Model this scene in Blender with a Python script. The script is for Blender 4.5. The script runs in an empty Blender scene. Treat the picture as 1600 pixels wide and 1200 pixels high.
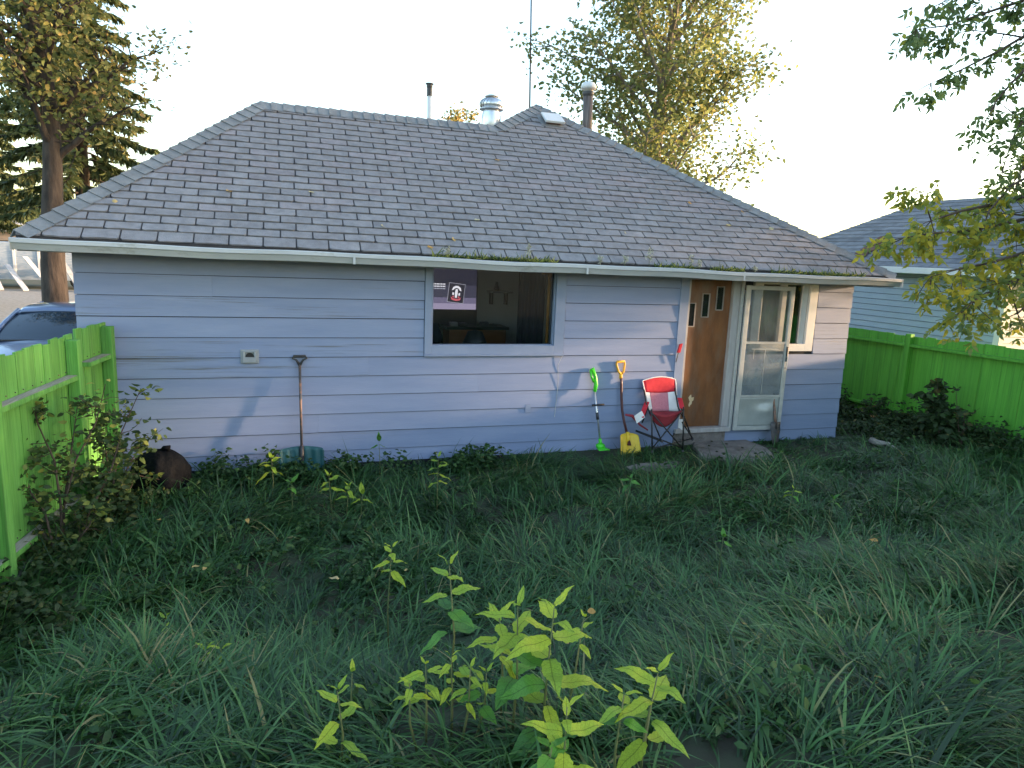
import bpy, math, random
import numpy as np
from mathutils import Vector, Matrix
random.seed(7); RNG = np.random.default_rng(7)
scn = bpy.context.scene
col = scn.collection
rad = math.radians

# ------------------------------------------------------------------ camera
YAW, PITCH, ROLL = rad(18.2), rad(10.53), rad(2.33)
CAM = np.array([0.0, -7.98, 2.536]); FPX = 1100.0
def _basis():
    cy, sy, cp, sp = math.cos(YAW), math.sin(YAW), math.cos(PITCH), math.sin(PITCH)
    fw = np.array([sy*cp, cy*cp, -sp]); r = np.array([cy, -sy, 0.0]); u = np.cross(r, fw)
    c, s = math.cos(ROLL), math.sin(ROLL)
    return c*r+s*u, -s*r+c*u, fw
CR, CU, CF = _basis()
cd = bpy.data.cameras.new('camera'); cam = bpy.data.objects.new('camera', cd); col.objects.link(cam)
cd.sensor_width = 36; cd.lens = 36*FPX/1600; cd.clip_start = 0.05; cd.clip_end = 2000
cam.matrix_world = Matrix(((CR[0], CU[0], -CF[0], CAM[0]), (CR[1], CU[1], -CF[1], CAM[1]), (CR[2], CU[2], -CF[2], CAM[2]), (0, 0, 0, 1)))
scn.camera = cam

# ------------------------------------------------------------------ sky, sun, exposure
SUN_EL, SUN_AZ = rad(7.0), rad(100.0)          # azimuth clockwise from +Y
w = bpy.data.worlds.new('World'); scn.world = w; w.use_nodes = True
nt = w.node_tree; bgn = nt.nodes['Background']
sky = nt.nodes.new('ShaderNodeTexSky'); sky.sky_type = 'NISHITA'; sky.sun_disc = False
sky.sun_elevation = SUN_EL; sky.sun_rotation = SUN_AZ; sky.altitude = 600; sky.air_density = 1.0; sky.dust_density = 2.5; sky.ozone_density = 1.0
nt.links.new(sky.outputs[0], bgn.inputs[0]); bgn.inputs[1].default_value = 0.15
sl = bpy.data.lights.new('sun', 'SUN'); sl.energy = 2.0; sl.angle = rad(2.0); sl.color = (1.0, 0.66, 0.40)
so = bpy.data.objects.new('sun', sl); col.objects.link(so)
sdir = Vector((math.cos(SUN_EL)*math.sin(SUN_AZ), math.cos(SUN_EL)*math.cos(SUN_AZ), math.sin(SUN_EL)))
so.rotation_euler = sdir.to_track_quat('Z', 'Y').to_euler()
vs = scn.view_settings; vs.view_transform = 'Standard'; vs.look = 'None'; vs.gamma = 1.0; vs.use_curve_mapping = False
vs.exposure = 2.72

# ------------------------------------------------------------------ helpers: pixels to places
def ray(px, py):
    return CR*((px-800)/FPX) + CU*(-(py-600)/FPX) + CF
def at(px, py, t): return CAM + ray(px, py)*t
def at_y(px, py, y):
    d = ray(px, py); return CAM + d*((y-CAM[1])/d[1])
def at_z(px, py, z):
    d = ray(px, py); return CAM + d*((z-CAM[2])/d[2])
def sm(x, a, b):
    t = np.clip((np.asarray(x, float)-a)/(b-a), 0, 1); return t*t*(3-2*t)
def gh(x, y):
    x = np.asarray(x, float); y = np.asarray(y, float)
    z = 0.10*sm(x, 1, 4)*(1-sm(y, 3, 6)) + 0.72*sm(-y, 2.9, 6.2)
    yard = sm(-y, 0.6, 1.8)*sm(x, -2.2, -1.2)*(1-sm(x, 9.2, 10.4))*(1-sm(-y, 8, 9))
    z = z + yard*(0.05*np.sin(1.7*x+0.9*y+1)*np.sin(1.1*y-0.6*x) + 0.035*np.sin(3.1*x-2.2*y)+0.03*np.sin(2.6*y+1.3*x+2))
    return z

# ------------------------------------------------------------------ helpers: materials
def mat(name, c1, c2=None, scale=6.0, rough=0.7, bump=0.0, bscale=None, stretch=(1, 1, 1), rand=0.0, metal=0.0, spec=0.5, lo=0.35, hi=0.65, coat=0.0, detail=6.0, wear=None, wscale=3.0, wlo=0.6, whi=0.7, wstretch=(1,1,1)):
    m = bpy.data.materials.new(name); m.use_nodes = True; t = m.node_tree; n = t.nodes; l = t.links
    b = n['Principled BSDF']; b.inputs['Roughness'].default_value = rough; b.inputs['Metallic'].default_value = metal
    b.inputs['Specular IOR Level'].default_value = spec; b.inputs['Coat Weight'].default_value = coat
    c2 = c2 or c1
    tc = n.new('ShaderNodeTexCoord'); mp = n.new('ShaderNodeMapping'); mp.inputs['Scale'].default_value = stretch
    l.new(tc.outputs['Object'], mp.inputs['Vector'])
    oi = n.new('ShaderNodeObjectInfo')
    off = n.new('ShaderNodeVectorMath'); off.operation = 'ADD'
    sc_ = n.new('ShaderNodeMath'); sc_.operation = 'MULTIPLY'; sc_.inputs[1].default_value = 40.0
    l.new(oi.outputs['Random'], sc_.inputs[0]); l.new(mp.outputs[0], off.inputs[0]); l.new(sc_.outputs[0], off.inputs[1])
    nz = n.new('ShaderNodeTexNoise'); nz.inputs['Scale'].default_value = scale; nz.inputs['Detail'].default_value = detail; nz.inputs['Roughness'].default_value = 0.65
    l.new(off.outputs[0], nz.inputs['Vector'])
    rp = n.new('ShaderNodeValToRGB'); rp.color_ramp.elements[0].position = lo; rp.color_ramp.elements[1].position = hi
    rp.color_ramp.elements[0].color = (*c1, 1); rp.color_ramp.elements[1].color = (*c2, 1)
    l.new(nz.outputs[0], rp.inputs[0]); out = rp.outputs[0]
    if wear:
        mp2 = n.new('ShaderNodeMapping'); mp2.inputs['Scale'].default_value = wstretch
        l.new(off.outputs[0], mp2.inputs['Vector'])
        n2 = n.new('ShaderNodeTexNoise'); n2.inputs['Scale'].default_value = wscale; n2.inputs['Detail'].default_value = 8; n2.inputs['Roughness'].default_value = 0.7
        l.new(mp2.outputs[0], n2.inputs['Vector'])
        r2 = n.new('ShaderNodeValToRGB'); r2.color_ramp.elements[0].position = wlo; r2.color_ramp.elements[1].position = whi
        l.new(n2.outputs[0], r2.inputs[0])
        mx = n.new('ShaderNodeMix'); mx.data_type = 'RGBA'; l.new(r2.outputs[0], mx.inputs[0]); l.new(out, mx.inputs[6]); mx.inputs[7].default_value = (*wear, 1); out = mx.outputs[2]
    if rand:
        hs = n.new('ShaderNodeHueSaturation'); mr = n.new('ShaderNodeMapRange'); mr.inputs[3].default_value = 1-rand; mr.inputs[4].default_value = 1+rand
        l.new(oi.outputs['Random'], mr.inputs[0]); l.new(mr.outputs[0], hs.inputs['Value']); l.new(out, hs.inputs['Color']); out = hs.outputs[0]
    l.new(out, b.inputs['Base Color'])
    if bump:
        bz = n.new('ShaderNodeTexNoise'); bz.inputs['Scale'].default_value = bscale or scale*4; bz.inputs['Detail'].default_value = 5
        l.new(off.outputs[0], bz.inputs['Vector']); bp = n.new('ShaderNodeBump'); bp.inputs['Strength'].default_value = bump; bp.inputs['Distance'].default_value = 0.02
        l.new(bz.outputs[0], bp.inputs['Height']); l.new(bp.outputs[0], b.inputs['Normal'])
    return m
def foliage(name, stops, transl=0.35, rough=0.55, randobj=False, spec=0.3, patch=0.0):
    m = bpy.data.materials.new(name); m.use_nodes = True; t = m.node_tree; n = t.nodes; l = t.links
    b = n['Principled BSDF']; b.inputs['Roughness'].default_value = rough; b.inputs['Specular IOR Level'].default_value = spec
    rp = n.new('ShaderNodeValToRGB'); e = rp.color_ramp.elements
    while len(e) < len(stops): e.new(0.5)
    for i, (p, c) in enumerate(stops): e[i].position = p; e[i].color = (*c, 1)
    if randobj:
        oi = n.new('ShaderNodeObjectInfo'); src = oi.outputs['Random']
    else:
        a = n.new('ShaderNodeAttribute'); a.attribute_name = 'tint'; src = a.outputs['Fac']
    l.new(src, rp.inputs[0]); out = rp.outputs[0]
    if randobj:
        tc = n.new('ShaderNodeTexCoord'); nz = n.new('ShaderNodeTexNoise'); nz.inputs['Scale'].default_value = 40; nz.inputs['Detail'].default_value = 4
        l.new(tc.outputs['Object'], nz.inputs['Vector']); hs = n.new('ShaderNodeHueSaturation'); mr = n.new('ShaderNodeMapRange')
        mr.inputs[1].default_value = 0.3; mr.inputs[2].default_value = 0.7; mr.inputs[3].default_value = 0.75; mr.inputs[4].default_value = 1.12
        l.new(nz.outputs[0], mr.inputs[0]); l.new(mr.outputs[0], hs.inputs['Value']); l.new(out, hs.inputs['Color']); out = hs.outputs[0]
        sx_ = n.new('ShaderNodeSeparateXYZ'); l.new(tc.outputs['Object'], sx_.inputs[0]); ab = n.new('ShaderNodeMath'); ab.operation = 'ABSOLUTE'; l.new(sx_.outputs[1], ab.inputs[0])
        sb = n.new('ShaderNodeMath'); sb.operation = 'MULTIPLY_ADD'; sb.inputs[1].default_value = -0.8; l.new(ab.outputs[0], sb.inputs[0]); l.new(sx_.outputs[0], sb.inputs[2])
        wv = n.new('ShaderNodeMath'); wv.operation = 'PINGPONG'; wv.inputs[1].default_value = 0.055; l.new(sb.outputs[0], wv.inputs[0])
        v1 = n.new('ShaderNodeMapRange'); v1.inputs[1].default_value = 0.004; v1.inputs[2].default_value = 0.016; v1.inputs[3].default_value = 0.55; l.new(ab.outputs[0], v1.inputs[0])
        v2 = n.new('ShaderNodeMapRange'); v2.inputs[1].default_value = 0.002; v2.inputs[2].default_value = 0.012; v2.inputs[3].default_value = 0.8; l.new(wv.outputs[0], v2.inputs[0])
        vm = n.new('ShaderNodeMath'); vm.operation = 'MULTIPLY'; l.new(v1.outputs[0], vm.inputs[0]); l.new(v2.outputs[0], vm.inputs[1])
        h2 = n.new('ShaderNodeHueSaturation'); l.new(vm.outputs[0], h2.inputs['Value']); l.new(out, h2.inputs['Color']); out = h2.outputs[0]
    l.new(out, b.inputs['Base Color'])
    tr = n.new('ShaderNodeBsdfTranslucent'); mx = n.new('ShaderNodeMixShader'); mx.inputs[0].default_value = transl
    l.new(out, tr.inputs['Color']); l.new(b.outputs[0], mx.inputs[1]); l.new(tr.outputs[0], mx.inputs[2])
    l.new(mx.outputs[0], n['Material Output'].inputs['Surface'])
    return m
def glass(name, tint=(0.9, 0.95, 1), film=0.0, rough=0.0):
    # thin pane: clear with a fresnel reflection and a cloudy film of dirt
    m = bpy.data.materials.new(name); m.use_nodes = True; t = m.node_tree; n = t.nodes; l = t.links
    n.remove(n['Principled BSDF'])
    tr = n.new('ShaderNodeBsdfTransparent'); tr.inputs[0].default_value = (*tint, 1)
    gl = n.new('ShaderNodeBsdfGlossy'); gl.inputs['Roughness'].default_value = rough
    fr = n.new('ShaderNodeFresnel'); fr.inputs[0].default_value = 1.5
    mx = n.new('ShaderNodeMixShader'); l.new(fr.outputs[0], mx.inputs[0]); l.new(tr.outputs[0], mx.inputs[1]); l.new(gl.outputs[0], mx.inputs[2]); out = mx.outputs[0]
    if film:
        tc = n.new('ShaderNodeTexCoord'); nz = n.new('ShaderNodeTexNoise'); nz.inputs['Scale'].default_value = 5; nz.inputs['Detail'].default_value = 7; l.new(tc.outputs['Object'], nz.inputs['Vector'])
        mr = n.new('ShaderNodeMapRange'); mr.inputs[1].default_value = 0.3; mr.inputs[2].default_value = 0.75; mr.inputs[3].default_value = film*0.5; mr.inputs[4].default_value = film*1.6; l.new(nz.outputs[0], mr.inputs[0])
        df = n.new('ShaderNodeBsdfDiffuse'); df.inputs[0].default_value = (0.42, 0.46, 0.47, 1); m2 = n.new('ShaderNodeMixShader'); l.new(mr.outputs[0], m2.inputs[0]); l.new(out, m2.inputs[1]); l.new(df.outputs[0], m2.inputs[2]); out = m2.outputs[0]
    l.new(out, n['Material Output'].inputs['Surface']); return m
def emit(name, c, s):
    m = bpy.data.materials.new(name); m.use_nodes = True; b = m.node_tree.nodes['Principled BSDF']
    b.inputs['Base Color'].default_value = (0.01, 0.01, 0.01, 1); b.inputs['Emission Color'].default_value = (*c, 1); b.inputs['Emission Strength'].default_value = s; b.inputs['Roughness'].default_value = 0.3
    return m

M = {}
M['siding'] = mat('siding_paint', (0.195, 0.245, 0.395), (0.23, 0.28, 0.43), 2.5, 0.62, 0.12, 30, stretch=(0.35, 1, 3), rand=0.02, wear=(0.19, 0.205, 0.24), wscale=3.2, wlo=0.62, whi=0.72, wstretch=(0.5, 1, 5))
M['siding_worn'] = mat('siding_paint_worn', (0.195, 0.245, 0.395), (0.23, 0.28, 0.43), 2.5, 0.62, 0.15, 30, stretch=(0.35, 1, 3), rand=0.02, wear=(0.13, 0.14, 0.155), wscale=4.0, wlo=0.54, whi=0.68, wstretch=(0.5, 1, 3))
M['trim'] = mat('blue_trim_paint', (0.195, 0.25, 0.385), (0.23, 0.285, 0.42), 3, 0.6, 0.1, 25)
M['sheath'] = mat('wall_sheathing', (0.02, 0.022, 0.028), (0.03, 0.032, 0.04), 4, 0.9)  # near-black so the gaps between boards read as lap shadows
M['shingle'] = mat('shingle_grey', (0.205, 0.20, 0.213), (0.275, 0.269, 0.284), 9, 0.95, 0.5, 160, rand=0.08, spec=0.2, wear=(0.31, 0.32, 0.34), wscale=60, wlo=0.62, whi=0.75)
M['shingle_brown'] = mat('shingle_weathered_brown', (0.21, 0.197, 0.212), (0.285, 0.266, 0.283), 9, 0.95, 0.5, 160, rand=0.10, spec=0.2, wear=(0.32, 0.31, 0.32), wscale=60, wlo=0.62, whi=0.75)
M['shingle_cap'] = mat('shingle_cap', (0.185, 0.193, 0.203), (0.25, 0.26, 0.27), 8, 0.95, 0.5, 140, rand=0.1, spec=0.2)
M['underlay'] = mat('roof_underlay', (0.032, 0.031, 0.036), (0.055, 0.053, 0.058), 8, 0.95)  # dark enough to read as shade under each shingle edge
M['gutter'] = mat('gutter_enamel', (0.43, 0.45, 0.48), (0.50, 0.52, 0.55), 3, 0.45, 0.05, 12, stretch=(0.5, 1, 1), wear=(0.27, 0.27, 0.25), wscale=3, wlo=0.6, whi=0.72)
M['soffit'] = mat('soffit_paint', (0.14, 0.17, 0.20), (0.17, 0.20, 0.23), 3, 0.7)
M['white'] = mat('white_vinyl', (0.60, 0.60, 0.60), (0.66, 0.66, 0.66), 5, 0.45)
M['whitewood'] = mat('weathered_white_trim', (0.34, 0.31, 0.31), (0.45, 0.43, 0.43), 4, 0.7, 0.15, 30, stretch=(3, 3, 0.5), wear=(0.32, 0.25, 0.20), wscale=6, wlo=0.6, whi=0.68)
M['door'] = mat('worn_brown_door', (0.11, 0.038, 0.012), (0.21, 0.080, 0.026), 2.2, 0.5, 0.05, 18, stretch=(2.5, 2, 0.8), wear=(0.15, 0.10, 0.07), wscale=2.0, wlo=0.46, whi=0.75)
M['ventwood'] = mat('grey_lite_frame', (0.22, 0.19, 0.17), (0.30, 0.26, 0.24), 6, 0.7)
M['doorpatch'] = mat('bare_wood_patch', (0.55, 0.42, 0.25), (0.62, 0.50, 0.33), 12, 0.7)
M['lite'] = mat('door_lite_glass', (0.008, 0.009, 0.012), (0.015, 0.016, 0.02), 4, 0.12)
M['alu'] = mat('aluminium', (0.40, 0.40, 0.40), (0.50, 0.50, 0.49), 6, 0.5, 0.04, 20, metal=0.25)
M['alu_panel'] = mat('dented_aluminium', (0.34, 0.36, 0.36), (0.44, 0.46, 0.46), 3, 0.42, 0.3, 3.5, metal=0.35)
M['galv'] = mat('galvanised_steel', (0.55, 0.57, 0.60), (0.74, 0.76, 0.79), 10, 0.35, metal=0.85)
M['black'] = mat('black_metal', (0.012, 0.012, 0.014), (0.02, 0.02, 0.022), 8, 0.45)
M['darkgrey'] = mat('dark_grey_plastic', (0.03, 0.03, 0.035), (0.05, 0.05, 0.055), 8, 0.5)
M['green_f'] = mat('green_fence_paint', (0.09, 0.29, 0.045), (0.14, 0.39, 0.08), 5, 0.75, 0.35, 20, stretch=(3, 3, 0.3), rand=0.10, wear=(0.05, 0.15, 0.03), wscale=4, wlo=0.48, whi=0.70, wstretch=(3, 3, 0.35))
M['green_r'] = mat('green_fence_paint_deep', (0.068, 0.285, 0.022), (0.095, 0.355, 0.034), 5, 0.75, 0.3, 20, stretch=(3, 3, 0.3), rand=0.07, wear=(0.035, 0.16, 0.016), wscale=4, wlo=0.50, whi=0.72, wstretch=(3, 3, 0.35))
M['greywood'] = mat('weathered_grey_wood', (0.23, 0.21, 0.19), (0.36, 0.34, 0.31), 8, 0.85, 0.3, 25, stretch=(6, 0.6, 6))
M['bark'] = mat('bark', (0.02, 0.015, 0.012), (0.06, 0.046, 0.037), 6, 0.95, 0.9, 12, stretch=(1.5, 1.5, 0.3))
M['bark_light'] = mat('pale_bark', (0.16, 0.13, 0.10), (0.28, 0.24, 0.19), 6, 0.9, 0.5, 14, stretch=(1.5, 1.5, 0.3))
M['twig'] = mat('twig', (0.05, 0.035, 0.025), (0.09, 0.06, 0.045), 10, 0.9)
M['soil'] = mat('soil', (0.03, 0.028, 0.018), (0.055, 0.05, 0.035), 3, 0.95, 0.5, 12, wear=(0.022, 0.042, 0.014), wscale=1.5, wlo=0.42, whi=0.6)
M['gravel'] = mat('gravel_drive', (0.20, 0.18, 0.16), (0.30, 0.28, 0.25), 8, 0.95, 0.6, 50)
M['concrete'] = mat('dirty_concrete', (0.15, 0.13, 0.125), (0.23, 0.20, 0.19), 5, 0.95, 0.35, 40, wear=(0.09, 0.08, 0.065), wscale=4, wlo=0.5, whi=0.66)
M['grass'] = foliage('grass_blades', [(0, (0.010, 0.032, 0.010)), (0.35, (0.030, 0.092, 0.024)), (0.7, (0.068, 0.172, 0.044)), (0.92, (0.12, 0.23, 0.065)), (1, (0.24, 0.22, 0.09))], 0.3, 0.42, spec=0.48)
M['weed'] = foliage('weed_leaves', [(0, (0.024, 0.058, 0.020)), (0.7, (0.048, 0.11, 0.032)), (1, (0.09, 0.16, 0.04))], 0.3)
M['weed_dark'] = foliage('dark_weed_leaves', [(0, (0.020, 0.042, 0.016)), (0.8, (0.042, 0.075, 0.025)), (1, (0.11, 0.10, 0.03))], 0.25)
M['sap'] = foliage('young_yellow_leaves', [(0, (0.44, 0.53, 0.05)), (0.5, (0.34, 0.46, 0.04)), (1, (0.25, 0.40, 0.05))], 0.35, 0.5, True)
M['sapg'] = foliage('older_green_leaves', [(0, (0.14, 0.34, 0.045)), (0.5, (0.10, 0.26, 0.04)), (1, (0.06, 0.17, 0.04))], 0.3, 0.5, True)
M['sapstem'] = mat('sapling_stem', (0.07, 0.10, 0.03), (0.12, 0.13, 0.05), 8, 0.7)
M['birch'] = foliage('poplar_leaves', [(0, (0.12, 0.16, 0.06)), (0.6, (0.23, 0.26, 0.09)), (0.9, (0.36, 0.32, 0.11)), (1, (0.46, 0.36, 0.12))], 0.55)
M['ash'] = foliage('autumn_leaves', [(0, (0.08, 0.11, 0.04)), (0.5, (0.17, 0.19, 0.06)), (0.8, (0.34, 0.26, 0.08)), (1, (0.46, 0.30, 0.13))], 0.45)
M['spruce'] = foliage('spruce_needles', [(0, (0.05, 0.072, 0.032)), (0.7, (0.12, 0.15, 0.055)), (1, (0.26, 0.22, 0.08))], 0.3)
M['maple'] = foliage('box_elder_leaves', [(0, (0.12, 0.18, 0.075)), (0.4, (0.19, 0.26, 0.075)), (0.65, (0.36, 0.35, 0.05)), (1, (0.55, 0.44, 0.05))], 0.55)  # greener stops lightened to carry glare from the sky behind
M['rose'] = foliage('rose_leaves', [(0, (0.035, 0.065, 0.030)), (0.6, (0.075, 0.125, 0.040)), (0.85, (0.28, 0.31, 0.07)), (1, (0.42, 0.40, 0.10))], 0.4)
M['dryleaf'] = foliage('fallen_leaves', [(0, (0.55, 0.30, 0.08)), (0.5, (0.60, 0.42, 0.16)), (1, (0.55, 0.48, 0.30))], 0.2, 0.7, True)
M['teal'] = mat('teal_plastic', (0.012, 0.075, 0.085), (0.025, 0.11, 0.12), 6, 0.45, wear=(0.05, 0.13, 0.13), wscale=14, wlo=0.6, whi=0.7)
M['yellow'] = mat('yellow_plastic', (0.72, 0.46, 0.02), (0.80, 0.54, 0.04), 7, 0.45, wear=(0.35, 0.22, 0.05), wscale=12, wlo=0.63, whi=0.7)
M['orange'] = mat('orange_yellow_grip', (0.78, 0.36, 0.02), (0.85, 0.44, 0.04), 7, 0.45)
M['maroonpole'] = mat('maroon_handle', (0.07, 0.02, 0.025), (0.10, 0.03, 0.03), 7, 0.4)
M['shaft'] = mat('worn_shaft', (0.05, 0.05, 0.06), (0.10, 0.085, 0.08), 7, 0.45, wear=(0.26, 0.13, 0.08), wscale=5, wlo=0.5, whi=0.62)
M['lime'] = mat('lime_green_plastic', (0.05, 0.55, 0.02), (0.07, 0.62, 0.03), 7, 0.35)
M['red'] = mat('red_canvas', (0.52, 0.015, 0.03), (0.62, 0.025, 0.045), 12, 0.85, 0.1, 150)
M['reddark'] = mat('dark_red_mesh_fabric', (0.24, 0.02, 0.03), (0.31, 0.03, 0.045), 12, 0.85)
M['pink'] = mat('pink_mesh_fabric', (0.50, 0.17, 0.22), (0.58, 0.22, 0.28), 60, 0.85)
M['cloth_white'] = mat('white_canvas', (0.70, 0.69, 0.70), (0.78, 0.77, 0.78), 12, 0.8)
M['bag'] = mat('black_bag', (0.0015, 0.0025, 0.004), (0.003, 0.0045, 0.007), 5, 0.8, 1.0, 14, spec=0.12)
M['glass'] = glass('window_glass', (0.80, 0.84, 0.86))
M['glass_dirty'] = glass('dirty_storm_glass', (0.85, 0.88, 0.9), 0.30, rough=0.1)
M['glass_film'] = glass('filmy_storm_glass', (0.92, 0.93, 0.94), 0.12)
M['dark_room'] = mat('room_wall', (0.78, 0.77, 0.75), (0.84, 0.83, 0.81), 3, 0.9)
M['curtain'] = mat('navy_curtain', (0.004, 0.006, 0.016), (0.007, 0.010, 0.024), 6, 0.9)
M['wood'] = mat('orange_wood', (0.62, 0.24, 0.03), (0.75, 0.32, 0.05), 4, 0.45, stretch=(3, 3, 0.5))  # the orange carries warm sunlight in the wood's colour
M['dresser'] = mat('dresser_wood', (0.42, 0.15, 0.05), (0.52, 0.20, 0.07), 4, 0.5, stretch=(1, 3, 3))
M['carpaint'] = mat('blue_grey_car_paint', (0.15, 0.20, 0.32), (0.16, 0.21, 0.34), 3, 0.3, metal=0.3, coat=1.0)
M['carglass'] = mat('car_glass', (0.015, 0.03, 0.05), (0.02, 0.035, 0.055), 3, 0.04, spec=1.0)
M['tyre'] = mat('tyre', (0.012, 0.012, 0.012), (0.02, 0.02, 0.02), 8, 0.85)
M['nsiding'] = mat('neighbour_siding', (0.27, 0.34, 0.41), (0.31, 0.38, 0.45), 2, 0.55, rand=0.03)
M['nroof'] = mat('neighbour_shingle', (0.16, 0.165, 0.185), (0.25, 0.255, 0.275), 3, 0.95, 0.4, 90, rand=0.16, spec=0.2)
M['rust'] = mat('rust_patch', (0.13, 0.065, 0.05), (0.18, 0.09, 0.065), 8, 0.95)
M['plank'] = mat('pale_plank', (0.28, 0.28, 0.29), (0.42, 0.42, 0.43), 4, 0.8, rand=0.35)
M['brown_wall'] = mat('tan_wall', (0.30, 0.22, 0.17), (0.36, 0.27, 0.21), 4, 0.9)
M['bluewhite'] = mat('blue_white_sheet', (0.24, 0.31, 0.40), (0.40, 0.44, 0.49), 4, 0.6, stretch=(1, 1, 6))

# ------------------------------------------------------------------ helpers: meshes and objects
def root_loc(p):
    l = np.zeros(3)
    while p is not None: l += np.array(p.location); p = p.parent
    return l
def tag(o, label=None, cat=None, group=None, kind=None):
    if label: o['label'] = label
    if cat: o['category'] = cat
    if group: o['group'] = group
    if kind: o['kind'] = kind
    return o
def empty(name, loc, label, cat, group=None):
    o = bpy.data.objects.new(name, None); o.location = tuple(float(v) for v in loc); o.empty_display_size = 0.2; col.objects.link(o)
    return tag(o, label, cat, group)
def link(name, me, parent=None, loc=None, rot=None, mtx=None):
    o = bpy.data.objects.new(name, me); col.objects.link(o)
    if parent is not None: o.parent = parent
    if mtx is not None: o.matrix_local = mtx
    if loc is not None: o.location = tuple(float(v) for v in loc)
    if rot is not None: o.rotation_euler = rot
    return o
def frame_from(d, up=(0, 0, 1)):
    d = np.asarray(d, float); d = d/np.linalg.norm(d); up = np.asarray(up, float)
    if abs(d@up) > 0.97: up = np.array([1.0, 0, 0])
    s = np.cross(d, up); s /= np.linalg.norm(s); u = np.cross(s, d)
    return s, u, d
class MB:
    def __init__(s): s.v = []; s.f = []
    def add(s, vs, fs):
        b = len(s.v); s.v += [tuple(float(c) for c in v) for v in vs]; s.f += [tuple(i+b for i in f) for f in fs]; return s
    def hexa(s, p):   # 4 bottom, 4 top
        return s.add(p, [(3, 2, 1, 0), (4, 5, 6, 7), (0, 1, 5, 4), (1, 2, 6, 5), (2, 3, 7, 6), (3, 0, 4, 7)])
    def box(s, a, b):
        x0, y0, z0 = a; x1, y1, z1 = b
        return s.hexa([(x0, y0, z0), (x1, y0, z0), (x1, y1, z0), (x0, y1, z0), (x0, y0, z1), (x1, y0, z1), (x1, y1, z1), (x0, y1, z1)])
    def bar(s, p0, p1, wd, ht, up=(0, 0, 1)):
        p0 = np.asarray(p0, float); p1 = np.asarray(p1, float); a, u, d = frame_from(p1-p0, up); a = a*wd/2; u = u*ht/2
        return s.hexa([p0-a-u, p0+a-u, p0+a+u, p0-a+u, p1-a-u, p1+a-u, p1+a+u, p1-a+u])
    def tube(s, pts, rs, n=8, cap=True):
        pts = [np.asarray(p, float) for p in pts]
        if not hasattr(rs, '__len__'): rs = [rs]*len(pts)
        vs = []; fs = []; prev = None
        for i, p in enumerate(pts):
            d = pts[min(i+1, len(pts)-1)]-pts[max(i-1, 0)]
            if prev is None: a, u, _ = frame_from(d)
            else:
                dn = d/np.linalg.norm(d); a = prev-dn*(prev@dn); a /= np.linalg.norm(a)+1e-9; u = np.cross(a, dn)*-1; u = np.cross(dn, a)*-1
            prev = a
            for k in range(n):
                t = 2*math.pi*k/n; vs.append(p+rs[i]*(a*math.cos(t)+u*math.sin(t)))
        for i in range(len(pts)-1):
            for k in range(n):
                fs.append((i*n+k, i*n+(k+1) % n, (i+1)*n+(k+1) % n, (i+1)*n+k))
        if cap: fs.append(tuple(range(n-1, -1, -1))); fs.append(tuple((len(pts)-1)*n+k for k in range(n)))
        return s.add(vs, fs)
    def lathe(s, prof, c, n=16, axis=(0, 0, 1)):
        a, u, d = frame_from(axis); c = np.asarray(c, float); vs = []; fs = []
        for r, h in prof:
            for k in range(n):
                t = 2*math.pi*k/n; vs.append(c+d*h+(a*math.cos(t)+u*math.sin(t))*max(r, 1e-4))
        for i in range(len(prof)-1):
            for k in range(n): fs.append((i*n+k, i*n+(k+1) % n, (i+1)*n+(k+1) % n, (i+1)*n+k))
        fs.append(tuple(range(n-1, -1, -1))); fs.append(tuple((len(prof)-1)*n+k for k in range(n)))
        return s.add(vs, fs)
    def sheet(s, rows, thick=0.0, nrm=None):   # grid of points [i][j], optional thickness along nrm
        R = len(rows); Cn = len(rows[0]); vs = [p for r in rows for p in r]; fs = []
        for i in range(R-1):
            for j in range(Cn-1): fs.append((i*Cn+j, i*Cn+j+1, (i+1)*Cn+j+1, (i+1)*Cn+j))
        if thick:
            nv = np.asarray(nrm, float)*thick; n0 = len(vs); vs = vs+[np.asarray(p)+nv for p in vs]
            fs = fs+[tuple(n0+i for i in reversed(f)) for f in fs]
            ring = [(0, j) for j in range(Cn)]+[(i, Cn-1) for i in range(1, R)]+[(R-1, j) for j in range(Cn-2, -1, -1)]+[(i, 0) for i in range(R-2, 0, -1)]
            ids = [i*Cn+j for i, j in ring]
            for k in range(len(ids)): a, b = ids[k], ids[(k+1) % len(ids)]; fs.append((b, a, a+n0, b+n0))
        return s.add(vs, fs)
    def prism(s, poly, d):   # planar polygon extruded by vector d
        n = len(poly); p = [np.asarray(q, float) for q in poly]; d = np.asarray(d, float)
        return s.add(p+[q+d for q in p], [tuple(range(n-1, -1, -1)), tuple(range(n, 2*n))]+[(i, (i+1) % n, n+(i+1) % n, n+i) for i in range(n)])
    def mesh(s, name, m, off=(0, 0, 0), smooth=False):
        me = bpy.data.meshes.new(name); v = np.array(s.v)-np.asarray(off)
        me.from_pydata(v.tolist(), [], s.f); me.materials.append(m)
        if smooth: me.shade_smooth()
        me.update(); return me
    def build(s, name, m, parent=None, smooth=False, bevel=0.0):
        if parent is None:
            v = np.array(s.v); lo = v.min(0); hi = v.max(0); off = np.array([(lo[0]+hi[0])/2, (lo[1]+hi[1])/2, lo[2]])
            o = link(name, s.mesh(name, m, off, smooth)); o.location = off.tolist()
        else: o = link(name, s.mesh(name, m, root_loc(parent), smooth), parent)
        if smooth == 'auto': pass
        if bevel:
            b = o.modifiers.new('bevel', 'BEVEL'); b.width = bevel; b.segments = 2; b.limit_method = 'ANGLE'
        return o
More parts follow.
